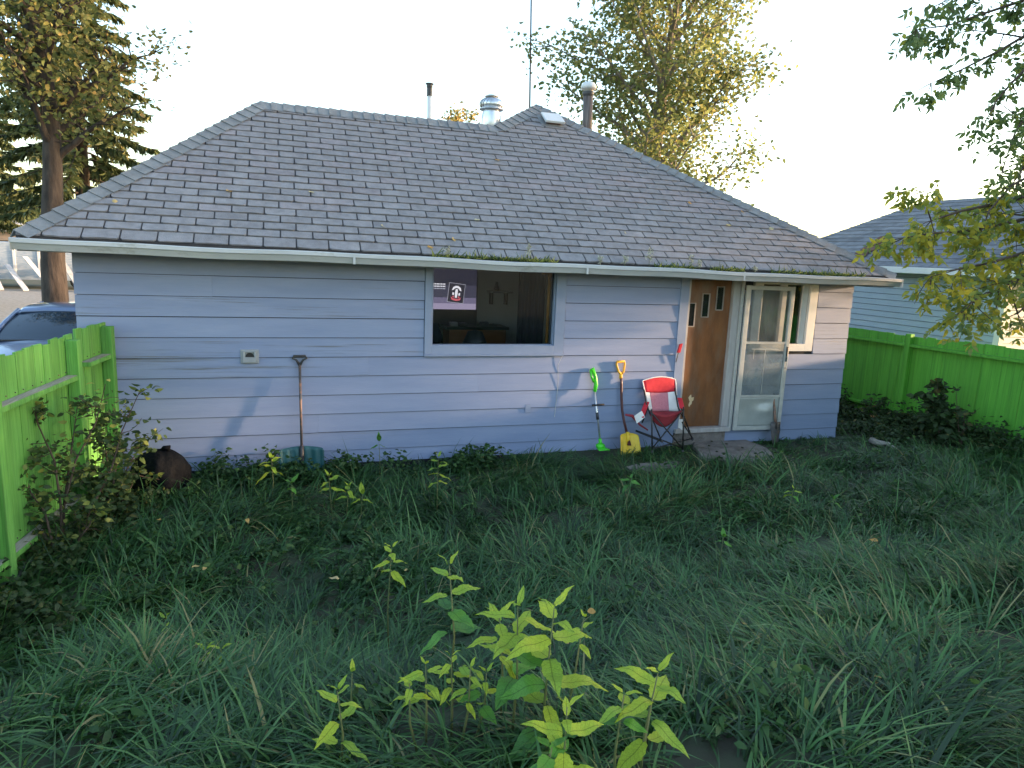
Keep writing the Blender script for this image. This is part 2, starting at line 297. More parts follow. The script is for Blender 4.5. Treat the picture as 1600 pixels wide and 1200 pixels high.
def np_mesh(name, V, F, mats, tint=None, smooth=False):
    # V (n,3), F list of arrays with 3 or 4 columns
    me = bpy.data.meshes.new(name); me.vertices.add(len(V)); me.vertices.foreach_set('co', np.ascontiguousarray(V, np.float32).ravel())
    idx = np.concatenate([f.ravel() for f in F]).astype(np.int32); tot = np.concatenate([np.full(len(f), f.shape[1]) for f in F]).astype(np.int32)
    start = np.concatenate([[0], np.cumsum(tot)[:-1]]).astype(np.int32)
    me.loops.add(len(idx)); me.loops.foreach_set('vertex_index', idx)
    me.polygons.add(len(tot)); me.polygons.foreach_set('loop_start', start); me.polygons.foreach_set('loop_total', tot)
    if smooth: me.polygons.foreach_set('use_smooth', np.ones(len(tot), bool))
    me.materials.append(mats); me.update(calc_edges=True)
    if tint is not None:
        a = me.attributes.new('tint', 'FLOAT', 'POINT'); a.data.foreach_set('value', np.ascontiguousarray(tint, np.float32))
    me.validate(); return me
def nrmz(a): return a/(np.linalg.norm(a, axis=-1, keepdims=True)+1e-9)
def leaf_cloud(pos, axis, nor, ln, wd, tint, droop=0.25):
    # each leaf: 6 vertices, tri-quad-tri, folded down at the tip
    n = len(pos); axis = nrmz(axis); side = nrmz(np.cross(axis, nor)); up = np.cross(side, axis)
    ln = np.broadcast_to(ln, n)[:, None]; wd = np.broadcast_to(wd, n)[:, None]
    b = pos; p1 = pos+axis*ln*0.33; p2 = pos+axis*ln*0.68-up*ln*droop*0.3; tp = pos+axis*ln-up*ln*droop
    V = np.stack([b, p1-side*wd*0.5+up*wd*0.12, p1+side*wd*0.5+up*wd*0.12, p2-side*wd*0.36+up*wd*0.08, p2+side*wd*0.36+up*wd*0.08, tp], 1).reshape(-1, 3)
    k = np.arange(n)[:, None]*6
    return V, [k+np.array([0, 2, 1]), k+np.array([1, 2, 4, 3]), k+np.array([3, 4, 5])], np.repeat(tint, 6)
def cloud_obj(name, parts, m, parent=None, smooth=False):
    Vs, Fs, Ts = [], {3: [], 4: []}, []; o = 0
    for V, F, T in parts:
        Vs.append(V); Ts.append(T)
        for f in F: Fs[f.shape[1]].append(f+o)
        o += len(V)
    V = np.concatenate(Vs); off = root_loc(parent) if parent is not None else np.array([V[:, 0].mean(), V[:, 1].mean(), V[:, 2].min()])
    me = np_mesh(name, V-off, [np.concatenate(x) for x in Fs.values() if x], m, np.concatenate(Ts), smooth)
    ob = link(name, me, parent)
    if parent is None: ob.location = off.tolist()
    return ob
def rdir(n, zlo=-1, zhi=1):
    z = RNG.uniform(zlo, zhi, n); a = RNG.uniform(0, 2*math.pi, n); r = np.sqrt(np.maximum(0, 1-z*z)); return np.stack([r*np.cos(a), r*np.sin(a), z], 1)

# ================================================================== SETTING: ground
def build_ground():
    xs = np.unique(np.concatenate([np.linspace(-400, -12, 20), np.linspace(-12, 16, 113), np.linspace(16, 400, 20)]))
    ys = np.unique(np.concatenate([np.linspace(-300, -10, 16), np.linspace(-10, 8, 91), np.linspace(8, 40, 16), np.linspace(40, 500, 14)]))
    X, Y = np.meshgrid(xs, ys); V = np.stack([X.ravel(), Y.ravel(), gh(X, Y).ravel()], 1)
    nx = len(xs); i, j = np.meshgrid(np.arange(len(ys)-1), np.arange(nx-1), indexing='ij'); a = (i*nx+j).ravel()
    F = np.stack([a, a+1, a+1+nx, a+nx], 1)
    tag(link('ground', np_mesh('ground', V, [F], M['soil'], None, True)), kind='structure')
    mb = MB(); mb.add([(-9, 2.2, 0.006), (-2.6, 2.2, 0.006), (-2.6, 9, 0.006), (-4, 14, 0.006), (-7, 20, 0.006), (-2, 24, 0.006), (-2, 30, 0.006), (-40, 30, 0.006), (-40, 22, 0.006), (-12, 18, 0.006)], [tuple(range(10))])
    tag(mb.build('gravel_drive', M['gravel']), kind='structure')
build_ground()

# ================================================================== HOUSE
ZB, EX = 0.25, 0.215
PITCHR, EY, EZ = 0.75, -0.42, 2.50
def tilt(x): return 0.028-0.0092*(x+2.3)
house = empty('house', (2.8, 0, 0), 'small blue clapboard house with grey shingled hip roof and white gutter', 'house')
def build_walls():
    XL, XR = -1.94, 7.56
    shm = MB()   # front wall pieces around the openings
    for a, b, z0, z1 in [(XL, 1.60, 0, 2.47), (1.60, 3.14, 0, 1.42), (1.60, 3.14, 2.36, 2.47), (3.14, 4.95, 0, 2.47), (4.95, 5.66, 0, 0.28), (4.95, 5.66, 2.30, 2.42), (5.66, 6.03, 0, 2.42), (6.03, 6.90, 0, 1.42), (6.03, 6.90, 2.30, 2.42), (6.90, XR, 0, 2.42)]:
        shm.box((a, 0.0, z0-(0.1 if z0 == 0 else 0)), (b, 0.10, z1))
    shm.build('wall', M['sheath'], house)
    mb = MB(); mb.box((XL, 0.1, -0.1), (XL+0.1, 4.0, 2.5)); mb.build('wall', M['siding'], house)
    mb = MB(); mb.box((XR-0.1, 0.1, -0.1), (XR, 5.2, 2.4)); mb.build('wall', M['siding'], house)
    mb = MB(); mb.box((XL+0.1, 3.9, -0.1), (0, 4.0, 2.5)); mb.box((0, 5.1, -0.1), (XR-0.1, 5.2, 2.4)); mb.box((-0.1, 4.0, -0.1), (0, 5.2, 2.4)); mb.build('wall', M['siding'], house)
    def board(x0, x1, z0, z1, m, face='front'):
        mb = MB(); j = random.uniform(-0.0015, 0.0015); pb, pt = 0.024+j, 0.009+j
        if face == 'front':
            ja, jb = random.uniform(-0.003, 0.003), random.uniform(-0.003, 0.003); mb.hexa([(x0, -pb, z0+ja), (x1, -pb, z0+jb), (x1, 0.0, z0+jb), (x0, 0.0, z0+ja), (x0, -pt, z1), (x1, -pt, z1), (x1, 0.0, z1), (x0, 0.0, z1)])
        elif face == 'right':
            mb.hexa([(XR+pb, x0, z0), (XR+pb, x1, z0), (XR, x1, z0), (XR, x0, z0), (XR+pt, x0, z1), (XR+pt, x1, z1), (XR, x1, z1), (XR, x0, z1)])
        else:
            mb.hexa([(XL-pb, x1, z0), (XL-pb, x0, z0), (XL, x0, z0), (XL, x1, z0), (XL-pt, x1, z1), (XL-pt, x0, z1), (XL, x0, z1), (XL, x1, z1)])
        mb.build('siding_board', m, house)
    joints = {4: [0.9], 3: [2.2], 1: [0.35], 8: [-0.7]}
    for i in range(-1, 11):
        z0 = ZB+EX*i+(0 if i > -1 else 0.06); z1 = min(ZB+EX*(i+1)-0.008, 2.45)  # gap under each lap bares the dark backing as a shadow line
        if i == 10: z0, z1 = 2.40, 2.455
        e0, e1 = XL-0.018, XR+0.018
        segs = []
        if i <= 4: segs = [(e0, 4.83)] if i > 0 else [(e0, 4.83)]
        elif i == 5: segs = [(e0, 1.53), (3.262, 4.83)]
        elif i < 10: segs = [(e0, 1.53), (3.262, 4.83)]
        else: segs = [(e0, 1.53), (3.262, 4.83)]
        if i == 4: segs = [(e0, 4.83)]
        if i < 5: segs.append((5.80 if i > 0 else 5.70, e1))
        elif i < 9: segs.append((7.0, e1)); segs.append((5.80, 5.92))
        elif i == 9: segs.append((7.0, e1))
        for a, b in segs:
            cuts = [a]+[c for c in joints.get(i, []) if a+0.2 < c < b-0.2]+[b]
            for c0, c1 in zip(cuts[:-1], cuts[1:]):
                zz1 = min(z1, 1.345) if (i == 5 and False) else z1
                worn = (i in (5, 6) and c0 > 6.5) or (i in (6, 7, 5, 4) and c0 < 1.2 and random.random() < 0.7)
                if i in (0, -1) and c0 < 5.3 and c1 > 4.7: c1 = 4.90
                board(c0+0.0005, c1-0.0005, z0, zz1, M['siding_worn'] if worn else M['siding'])
        if i < 10:
            board(0.0, 4.0, z0, z1, M['siding'], 'left'); board(0.0, 5.2, z0, z1, M['siding'], 'right')
    # frieze strip under the soffit and trim boards
    def tb(a, b, name='trim_board', m=M['trim'], bev=0.003): mb = MB(); mb.box(a, b); return mb.build(name, m, house, bevel=bev)
    tb((4.83, -0.030, 0.30), (4.955, 0.0, 2.40)); tb((4.83, -0.034, 2.30), (6.0, -0.001, 2.415))
    tb((6.0, -0.028, 2.34), (7.0, -0.001, 2.42), m=M['soffit'])
    # window with trim
    wn = MB()
    wn.box((1.535, -0.034, 1.345), (1.615, -0.001, 2.42)); wn.box((3.13, -0.034, 1.345), (3.255, -0.001, 2.42)); wn.box((1.615, -0.034, 1.345), (3.13, -0.001, 1.448)); wn.box((1.615, -0.034, 2.345), (3.13, -0.001, 2.42))
    win = wn.build('window', M['trim'], house, bevel=0.003)
    mb = MB(); mb.box((1.53, -0.055, 1.325), (3.26, -0.002, 1.345)); mb.build('sill', M['trim'], win, bevel=0.003)
    mb = MB(); x0, x1, z0, z1 = 1.615, 3.13, 1.448, 2.345
    mb.box((x0, -0.001, z0-0.02), (x0+0.02, 0.10, z1+0.01)); mb.box((x1-0.014, -0.001, z0-0.02), (x1, 0.10, z1+0.01)); mb.box((x0+0.02, -0.001, z0-0.02), (x1-0.014, 0.10, z0+0.008)); mb.box((x0+0.02, -0.001, z1-0.012), (x1-0.014, 0.10, z1+0.01)); mb.build('frame', M['trim'], win, bevel=0.002)
    mb = MB(); mb.box((x0+0.02, 0.045, z0), (x1-0.014, 0.05, z1)); mb.build('pane', M['glass'], win)
    # slider window behind the storm door
    w2 = MB(); a0, a1, b0, b1 = 5.93, 6.96, 1.365, 2.335
    w2.box((a0, -0.045, b0), (a0+0.13, -0.001, b1)); w2.box((a1-0.13, -0.045, b0), (a1, -0.001, b1)); w2.box((a0+0.13, -0.045, b0), (a1-0.13, -0.001, b0+0.10)); w2.box((a0+0.13, -0.045, b1-0.07), (a1-0.13, -0.001, b1))
    win2 = w2.build('window', M['white'], house, bevel=0.004); tag(win2, 'white vinyl slider window')
    mb = MB(); mb.box((6.39, -0.03, b0+0.1), (6.46, 0.05, b1-0.07)); mb.box((6.06, 0.0, b0+0.1), (6.10, 0.05, b1-0.07)); mb.box((6.74, -0.001, b0+0.08), (6.83, 0.05, b1-0.05)); mb.build('sash', M['white'], win2, bevel=0.003)
    for p0, p1 in ((6.10, 6.39), (6.46, 6.74)):
        mb = MB(); mb.box((p0, 0.02, b0+0.1), (p1, 0.025, b1-0.07)); mb.build('pane', M['glass'], win2)
    mb = MB(); mb.sheet([[(5.98+0.5*q/30, 0.10+0.012*math.sin(q*1.3), z) for q in range(31)] for z in (2.36, 1.8, 1.36)], 0.004, (0, 1, 0)); mb.build('blind', M['brown_wall'], win2, True)  # brown curtain hung behind the left pane
    mb = MB(); mb.box((5.7, 0.9, 1.0), (7.4, 0.92, 2.42)); mb.build('blind', M['curtain'], win2)  # flat near-black sheet set well back behind the panes
    # main door
    d = MB(); d.box((4.985, 0.035, 0.335), (5.625, 0.075, 2.295)); door = d.build('door', M['door'], house, bevel=0.003)
    for k, (x, z) in enumerate(((5.045, 1.84), (5.245, 1.965), (5.455, 2.06))):
        hw, hh = 0.043, 0.145; mb = MB(); mb.box((x-hw, 0.026, z-hh), (x+hw, 0.034, z+hh)); l = mb.build('lite_pane', M['lite'], door)
        mb = MB()
        for q in ((x-hw-0.012, x-hw), (x+hw, x+hw+0.018)): mb.box((q[0], 0.022, z-hh-0.012), (q[1], 0.034, z+hh+0.012))
        mb.box((x-hw, 0.022, z-hh-0.014), (x+hw, 0.034, z-hh)); mb.box((x-hw, 0.022, z+hh), (x+hw, 0.034, z+hh+0.01)); mb.build('lite_frame', M['ventwood'], door)
    mb = MB(); c = (5.155, 0.70); poly = []
    for k in range(16):
        a = 2*math.pi*k/16; r = (0.035+0.012*math.sin(3*a+1)+0.01*math.sin(5*a)); poly.append((c[0]+r*math.cos(a)*0.9, 0.0335, c[1]+r*2.0*math.sin(a)))
    mb.prism(poly, (0, 0.001, 0)); mb.build('bare_patch', M['doorpatch'], door)
    mb = MB()
    mb.box((4.955, -0.02, 0.30), (4.985, 0.10, 2.32)); mb.box((4.985, 0.004, 2.295), (5.625, 0.096, 2.3)); mb.build('door_jamb', M['whitewood'], house, bevel=0.002)
    mb = MB(); mb.box((5.625, -0.024, 0.335), (5.725, 0.10, 2.298)); mb.build('door_jamb', M['whitewood'], house, bevel=0.003)
    mb = MB(); mb.box((4.90, -0.07, 0.275), (5.74, 0.09, 0.333)); mb.build('door_sill', M['whitewood'], house, bevel=0.004)
    mb = MB(); mb.box((4.905, -0.03, 0.0), (5.695, -0.001, 0.272)); mb.build('step_riser', M['concrete'], house)
    # storm door swung back against the wall, free edge a hand off it
    hx, th = 5.775, rad(4); dx, dy = math.cos(th), -math.sin(th)
    def sp(u, v, z): return (hx+dx*u+dy*-v*0+(-dy)*0+math.sin(th)*0, -0.062+dy*u-v, z)
    mb = MB(); mb.box((5.728, -0.05, 0.28), (5.772, -0.001, 2.30)); mb.box((5.70, -0.056, 2.30), (5.80, -0.036, 2.33)); mb.build('storm_door_frame', M['alu'], house, bevel=0.002)
    def bxs(mb, u0, u1, z0, z1, t0=0.0, t1=0.028):
        p = [sp(u0, t1, z0), sp(u1, t1, z0), sp(u1, t0, z0), sp(u0, t0, z0), sp(u0, t1, z1), sp(u1, t1, z1), sp(u1, t0, z1), sp(u0, t0, z1)]; mb.hexa(p)
    W = 0.725; mb = MB(); bxs(mb, 0, 0.055, 0.29, 2.245); bxs(mb, W-0.05, W, 0.29, 2.245); bxs(mb, 0.055, W-0.05, 2.19, 2.245); bxs(mb, 0.055, W-0.05, 0.29, 0.345); bxs(mb, 0.055, W-0.05, 0.745, 0.775)
    sd = mb.build('storm_door', M['alu'], house, bevel=0.003); tag(sd, 'aluminium storm door swung open against the wall')
    mb = MB(); bxs(mb, 0.055, W-0.05, 1.475, 1.505, 0.004, 0.026); bxs(mb, 0.055, 0.07, 0.775, 2.19, 0.004, 0.024); bxs(mb, W-0.065, W-0.05, 0.775, 2.19, 0.004, 0.024); mb.build('glass_rail', M['alu'], sd)
    mb = MB(); bxs(mb, 0.07, W-0.065, 1.505, 2.19, 0.012, 0.015); mb.build('upper_pane', M['glass_film'], sd)
    mb = MB(); bxs(mb, 0.07, W-0.065, 0.775, 1.475, 0.018, 0.021); mb.build('lower_pane', M['glass_dirty'], sd)
    rows = []
    for i in range(17):
        z = 0.345+(0.40)*i/16; r = []
        for j in range(25):
            u = 0.055+(W-0.105)*j/24; bulge = 0.022*math.exp(-((u-0.49)**2/0.010+(z-0.56)**2/0.006))-0.018*math.exp(-((u-0.42)**2/0.02+(z-0.66)**2/0.003))+0.006*math.sin(9*u+7*z)*math.sin(math.pi*i/16)
            r.append(sp(u, 0.020+bulge, z))
        rows.append(r)
    mb = MB(); mb.sheet(rows, 0.003, (0, 1, 0)); mb.build('kick_panel', M['alu_panel'], sd, smooth=True)
    mb = MB(); mb.tube([sp(W-0.035, 0.03, 1.30), sp(W-0.035, 0.065, 1.31), sp(W-0.035, 0.065, 1.16), sp(W-0.035, 0.03, 1.15)], 0.008, 6); mb.build('handle', M['alu'], sd)
    mb = MB(); mb.tube([sp(W-0.03, 0.035, 1.44), sp(W-0.028, 0.038, 1.24)], 0.014, 8); mb.build('closer_tube', M['darkgrey'], sd)
    mb = MB(); bxs(mb, 0.16, 0.56, 1.40, 1.412, 0.03, 0.036); bxs(mb, 0.19, 0.196, 1.27, 1.40, 0.03, 0.034); bxs(mb, 0.36, 0.366, 0.80, 1.40, 0.03, 0.034); mb.build('latch_rail', M['alu'], sd)
    # dryer vent hood on the left wall
    M['ventgrey'] = mat('vent_grey', (0.27, 0.29, 0.32), (0.35, 0.37, 0.40), 6, 0.5)
    v = MB(); vx, vz = -0.345, 1.335; v.box((vx-0.10, -0.034, vz-0.075), (vx+0.085, -0.016, vz+0.075)); vent = v.build('dryer_vent', M['ventgrey'], house, bevel=0.004)
    mb = MB(); rows = []
    prof = [(0.0, -0.075), (-0.055, -0.065), (-0.06, 0.0)]
    mb.box((vx-0.075, -0.062, vz-0.062), (vx+0.06, -0.034, vz-0.005)); mb.box((vx-0.075, -0.062, vz-0.005), (vx-0.05, -0.034, vz+0.06)); mb.box((vx+0.038, -0.062, vz-0.005), (vx+0.06, -0.034, vz+0.06)); mb.box((vx-0.05, -0.062, vz+0.048), (vx+0.038, -0.034, vz+0.06)); mb.build('hood', M['ventgrey'], vent, bevel=0.003)
    mb = MB(); poly = [(vx-0.006+0.044*math.cos(a), -0.036, vz-0.004+0.046*math.sin(a)) for a in np.linspace(0, math.pi, 12)]; mb.prism(poly, (0, -0.004, 0)); mb.build('opening', M['black'], vent)
    mb = MB(); mb.tube([(3.255, -0.03, 1.33), (3.20, -0.026, 1.2), (3.215, -0.026, 1.0), (3.19, -0.026, 0.55)], 0.003, 5); mb.build('cable', M['gutter'], house)
    mb = MB(); mb.box((2.80, -0.026, 0.62), (2.87, -0.018, 0.72)); mb.build('outlet_cover', M['trim'], house)
build_walls()

def build_room():
    # the living room behind the picture window
    mb = MB(); X0, X1, Y1 = 0.6, 4.6, 2.85
    mb.box((X0, Y1, 0.2), (X1, Y1+0.05, 2.6)); mb.box((X0-0.05, 0.12, 0.2), (X0, Y1+0.05, 2.6)); mb.box((X1, 0.12, 0.2), (X1+0.05, Y1+0.05, 2.6)); mb.build('room_wall', M['dark_room'], house)
    mb = MB(); mb.box((X0, 0.12, 0.15), (X1, Y1, 0.2)); mb.build('room_floor', M['dark_room'], house)
    mb = MB(); mb.box((X0, 0.12, 2.46), (X1, Y1, 2.5)); mb.build('room_ceiling', M['dark_room'], house)
    # television
    a = at_y(660, 424, 2.60); b = at_y(746, 477, 2.60); x0, x1 = 1.75, float(b[0]); zt, zb = 2.30, 1.38
    tv = empty('television', ((x0+x1)/2, 2.65, zb), 'wide television showing an emblem, seen through the picture window', 'television')
    mb = MB(); mb.box((x0, 2.62, zb), (x1, 2.68, zt)); mb.build('casing', M['black'], tv, bevel=0.004)
    c = [(0.02, 0.018, 0.035), (0.05, 0.045, 0.075), (0.16, 0.13, 0.21), (0.34, 0.27, 0.38)]; zz = [zt-0.02, 2.02, 1.83, 1.74, 1.65]
    for k in range(4):
        mb = MB(); mb.box((x0+0.02, 2.612, zz[k+1]), (x1-0.02, 2.618, zz[k])); mb.build('screen_band', emit('screen_%d' % k, c[k], 0.22), tv)
    ec = at_y(713, 458, 2.605)
    def rp(u, v): a_ = rad(-6); return (ec[0]+u*math.cos(a_)-v*math.sin(a_), 2.606, ec[2]+u*math.sin(a_)+v*math.cos(a_))
    def pol(name, pts, m, y): mb = MB(); mb.prism([(p[0], y, p[2]) for p in (rp(*q) for q in pts)], (0, -0.002, 0)); return mb.build(name, m, tv)
    dk = emit('card_black', (0.012, 0.010, 0.016), 0.5); wh = emit('emblem_white', (0.75, 0.68, 0.70), 0.25); rd = emit('emblem_red', (0.55, 0.10, 0.12), 0.25); ln = emit('card_line', (0.45, 0.42, 0.47), 0.2)
    pol('emblem_border', [(-0.128, -0.148), (0.128, -0.148), (0.128, 0.148), (-0.128, 0.148)], ln, 2.611); pol('emblem_card', [(-0.122, -0.142), (0.122, -0.142), (0.122, 0.142), (-0.122, 0.142)], dk, 2.608)
    pol('emblem', [(-0.075, 0.035), (-0.06, 0.085), (-0.02, 0.11), (0.02, 0.11), (0.06, 0.085), (0.075, 0.035), (0.05, 0.045), (0.03, 0.07), (0, 0.08), (-0.03, 0.07), (-0.05, 0.045)], wh, 2.605)
    pol('emblem', [(-0.016, 0.06), (0.016, 0.06), (0.022, 0.0), (0.014, -0.07), (-0.014, -0.07), (-0.022, 0.0)], wh, 2.605)
    for sg in (-1, 1): pol('emblem', [(sg*0.034, 0.0), (sg*0.06, 0.01), (sg*0.062, -0.03), (sg*0.036, -0.035)][::sg], wh, 2.605)
    pol('emblem', [(-0.08, -0.06), (-0.04, -0.085), (0.04, -0.085), (0.08, -0.06), (0.065, -0.105), (0, -0.12), (-0.065, -0.105)], rd, 2.603)
    for sg in (-1, 1): pol('emblem', [(sg*0.03, -0.045), (sg*0.06, -0.05), (sg*0.05, -0.07), (sg*0.03, -0.07)][::sg], rd, 2.603)
    for k in range(3):
        mb = MB(); xx = float(ec[0])-0.36
        for q in range(9):
            wq = 0.014+0.012*((q*7+k*3) % 3)
            if xx+wq < ec[0]-0.17 : mb.box((xx, 2.604, ec[2]+0.125-0.034*k), (xx+wq, 2.609, ec[2]+0.14-0.034*k))
            xx += wq+0.006
        mb.build('caption_line', wh if k < 2 else ln, tv)
    # dresser below
    a = at_y(697, 505, 2.4); b = at_y(783, 541, 2.4); dr = empty('dresser', ((a[0]+b[0])/2, 2.4, 0.2), 'brown wooden dresser below the television, behind the window', 'dresser')
    mb = MB(); mb.box((a[0]-0.06, 2.15, a[2]-0.07), (b[0]+0.04, 2.62, a[2]-0.03)); mb.build('top', M['black'], dr)
    mb = MB(); mb.box((a[0], 2.18, 0.2), (b[0], 2.6, a[2]-0.07)); mb.build('body', M['dresser'], dr)
    for k in range(3):
        mb = MB(); z1 = a[2]-0.10-0.3*k; mb.box((a[0]+0.04, 2.165, z1-0.26), (b[0]-0.04, 2.181, z1)); q = mb.build('drawer', M['dresser'], dr, bevel=0.004)
    for k, (px, wz) in enumerate(((708, 0.05), (722, 0.04), (756, 0.06), (768, 0.03))):
        c_ = at_y(px, 503, 2.3); mb = MB(); mb.box((c_[0]-0.06, 2.22, a[2]-0.029), (c_[0]+0.06, 2.34, a[2]-0.02+wz)); tag(mb.build('console_box', M['darkgrey'] if k else M['plank'], bevel=0.01), ['pale low box on the dresser behind the window', 'dark box left of centre on the dresser', 'dark box right of centre on the dresser', 'flat dark box at the right end of the dresser'][k], 'box')
    s = at_y(783, 456, 2.7); sh = empty('wall_shelf', (s[0], 2.75, s[2]), 'small pale wall shelf with brackets seen through the window', 'shelf')
    mb = MB(); mb.box((s[0]-0.2, 2.6, s[2]-0.015), (s[0]+0.17, 2.84, s[2]+0.015)); mb.build('board', M['plank'], sh)
    for q in (-0.14, 0.1): mb = MB(); mb.box((s[0]+q-0.012, 2.7, s[2]-0.2), (s[0]+q+0.012, 2.84, s[2]-0.015)); mb.build('bracket', M['black'], sh)
    mb = MB(); mb.lathe([(0.035, 0), (0.05, 0.03), (0.03, 0.08), (0.02, 0.14)], (s[0]-0.06, 2.74, s[2]+0.015), 10); tag(mb.build('ornament', M['darkgrey'], smooth=True), 'small dark ornament on the wall shelf behind the window', 'ornament')
    # chairs' dark backs near the window
    for nm, (px, py), r in (('left', (672, 520), 0.16), ('mid', (742, 532), 0.16)):
        c_ = at_y(px, py, 0.9); mb = MB()
        mb.lathe([(0.001, 0.42), (r*0.6, 0.40), (r, 0.25), (r*1.05, 0.0), (r*0.9, -0.5)], (c_[0], 0.9, c_[2]-0.28), 14)
        tag(mb.build('stool_cushion', M['curtain'] if nm == 'left' else M['darkgrey'], smooth=True), 'dark rounded cushion at the %s of the window' % ('left edge' if nm == 'left' else 'lower middle'), 'cushion')
    # navy curtain with folds
    c0 = at_y(812, 424, 0.35)[0]; c1 = at_y(853, 424, 0.35)[0]; rows = []
    for z in np.linspace(2.44, 0.9, 6): rows.append([(c0+(c1-c0)*k/40, 0.35+0.03*math.sin(k*1.25)+0.012*math.sin(k*0.5+z), z) for k in range(41)])
    mb = MB(); mb.sheet(rows, 0.004, (0, 1, 0)); tag(mb.build('curtain', M['curtain'], smooth=True), 'navy blue curtain hanging at the right of the picture window', 'curtain')
    p = at_y(859, 430, 0.2); mb = MB(); mb.tube([(p[0], 0.2, 1.3), (p[0], 0.2, 2.25), (p[0], 0.2, 2.29)], [0.02, 0.02, 0.028], 10); mb.tube([(p[0]+0.0, 0.2, 2.31), (p[0]-0.10, 0.2, 2.31)], 0.016, 8); mb.tube([(p[0], 0.2, 2.27), (p[0], 0.2, 2.325)], 0.03, 10)
    tag(mb.build('curtain_post', M['wood'], smooth=True), 'orange wooden post beside the navy curtain inside the window', 'post')
build_room()

# ------------------------------------------------------------------ roof
def rz(x, y): return EZ+PITCHR*(y-EY)+tilt(x)
ROOF_NODES = dict(EL=(-2.29, EY), RL=(-0.24, 1.90), V=(2.86, 1.93), A=(3.68, 2.57), ER=(7.86, EY))
roof = None
def build_roof():
    global roof
    def P(x, y, dz=0.0): return (x, y, rz(x, y)+dz)
    N = ROOF_NODES; mb = MB()
    EL, RL, V, A, ER = [P(*N[k]) for k in ('EL', 'RL', 'V', 'A', 'ER')]
    top = [EL, ER, A, V, RL]; low = [(x, y, z-0.04) for x, y, z in top]
    mb.add(top+low, [(0, 1, 2, 3, 4), (9, 8, 7, 6, 5), (1, 0, 5, 6)])
    roof = mb.build('roof', M['underlay'], house)
    # other slopes
    zb = EZ
    bl = (-2.29, 4.22, zb+tilt(-2.29)); vb = (2.86, 3.2, V[2]); mlb = (0.55, 4.22+0.55, zb+0.5)
    mbk = (-0.16, 5.56, zb+tilt(-0.2)); rbk = (7.86, 5.56, zb+tilt(7.86))
    RLb = RL
    for nm, pts in (('roof_slope', [EL, RL, bl]), ('roof_slope', [RL, V, (0.9, 4.22, zb+tilt(0.9)), bl]), ('roof_slope', [V, A, mbk, (0.9, 4.22, zb+tilt(0.9))]), ('roof_slope', [A, rbk, mbk]), ('roof_slope', [ER, rbk, A])):
        m2 = MB(); m2.add(pts, [tuple(range(len(pts)))]); m2.build(nm, M['nroof'], roof)
    # shingle tabs on the front slope
    sl_ = math.sqrt(1+PITCHR**2); EXPO = 0.1285; TW = 0.318
    tx = np.array([0, 1/sl_, PITCHR/sl_]); nn = np.array([0, -PITCHR/sl_, 1/sl_])
    def xlim(y):
        el, rl, v, a, er = [N[k] for k in ('EL', 'RL', 'V', 'A', 'ER')]
        lo = el[0]+(y-el[1])*(rl[0]-el[0])/(rl[1]-el[1]) if y <= rl[1] else (v[0]+(y-v[1])*(a[0]-v[0])/(a[1]-v[1]))
        hi = er[0]+(y-er[1])*(a[0]-er[0])/(a[1]-er[1])
        return lo, hi
    tabs = []; course = 0; s = -0.02
    smax = (N['A'][1]-EY)*sl_
    rr = random.Random(3)
    while s < smax:
        e = EXPO*(1.25 if course == 0 else 1.0); y0 = EY+s/sl_; y1 = EY+(s+e)/sl_
        l0, h0 = xlim(max(y0, EY)); l1, h1 = xlim(min(y1, N['A'][1]-0.001))
        x = -2.4+(0.5*TW if course % 2 else 0)+rr.uniform(-0.012, 0.012)
        while x < h0:
            a, b = x+0.0075, x+TW-0.0075
            ra, rb = max(a, l0), min(b, h0); ta, tb_ = max(a, l1), min(b, h1)
            if rb-ra > 0.02:
                tb_ = max(tb_, ta+0.001) if tb_ > l1 else ta+0.001
                ta = min(ta, h1); tb_ = min(max(tb_, ta+0.001), max(h1, ta+0.001))
                tabs.append((course, s, e, ra, rb, ta, tb_, ra == a and rb == b and ta == a and tb_ == b))
            x += TW
        s += e; course += 1
    def tabverts(e, ra, rb, ta, tb_, x0, r):
        # local frame: x along eave, y up slope, z normal ; ragged lower edge
        j = [r.uniform(-0.004, 0.004) for _ in range(6)]; t = 0.010+r.uniform(-0.002, 0.004); c = 0.02
        w_ = rb-ra; c = min(c, w_*0.2); k1 = r.choice((0.004, 0.008, 0.014, 0.02)); k2 = r.choice((0.003, 0.006, 0.012)); bow = r.uniform(-0.006, 0.006)
        pts = [(ra-x0, k1+0.004, t), (ra+c-x0, j[0], t+r.uniform(0, 0.003)), (ra+w_*0.5-x0, j[1]*0.7+bow, t+0.001+r.uniform(0, 0.003)), (rb-c-x0, j[2], t+r.uniform(0, 0.003)), (rb-x0, k2+0.004, t), (tb_-x0, e-0.010+j[3]*0.5, 0.003), (ta-x0, e-0.010+j[4]*0.5, 0.003)]  # upper edge cut short so the dark base draws a shadow line
        bot = [(p[0], p[1], -0.002) for p in pts]; n_ = 7
        return bot+pts, [tuple(range(n_-1, -1, -1)), tuple(range(n_, 2*n_))]+[(q, (q+1) % n_, n_+(q+1) % n_, n_+q) for q in range(n_)]
    variants = {}
    def shmesh(kind, e, k):
        key = (kind, round(e, 3), k)
        if key not in variants:
            m3 = MB(); v, f = tabverts(e, 0.0075, TW-0.0075, 0.0075, TW-0.0075, 0.0, random.Random(k*7+1)); m3.add(v, f); variants[key] = m3.mesh('shingle', M[kind])
        return variants[key]
    joined = {'shingle': MB(), 'shingle_brown': MB()}; n = 0
    base_rot = Matrix(((1, 0, 0), (0, tx[1], nn[1]), (0, tx[2], nn[2])))
    off = root_loc(roof)
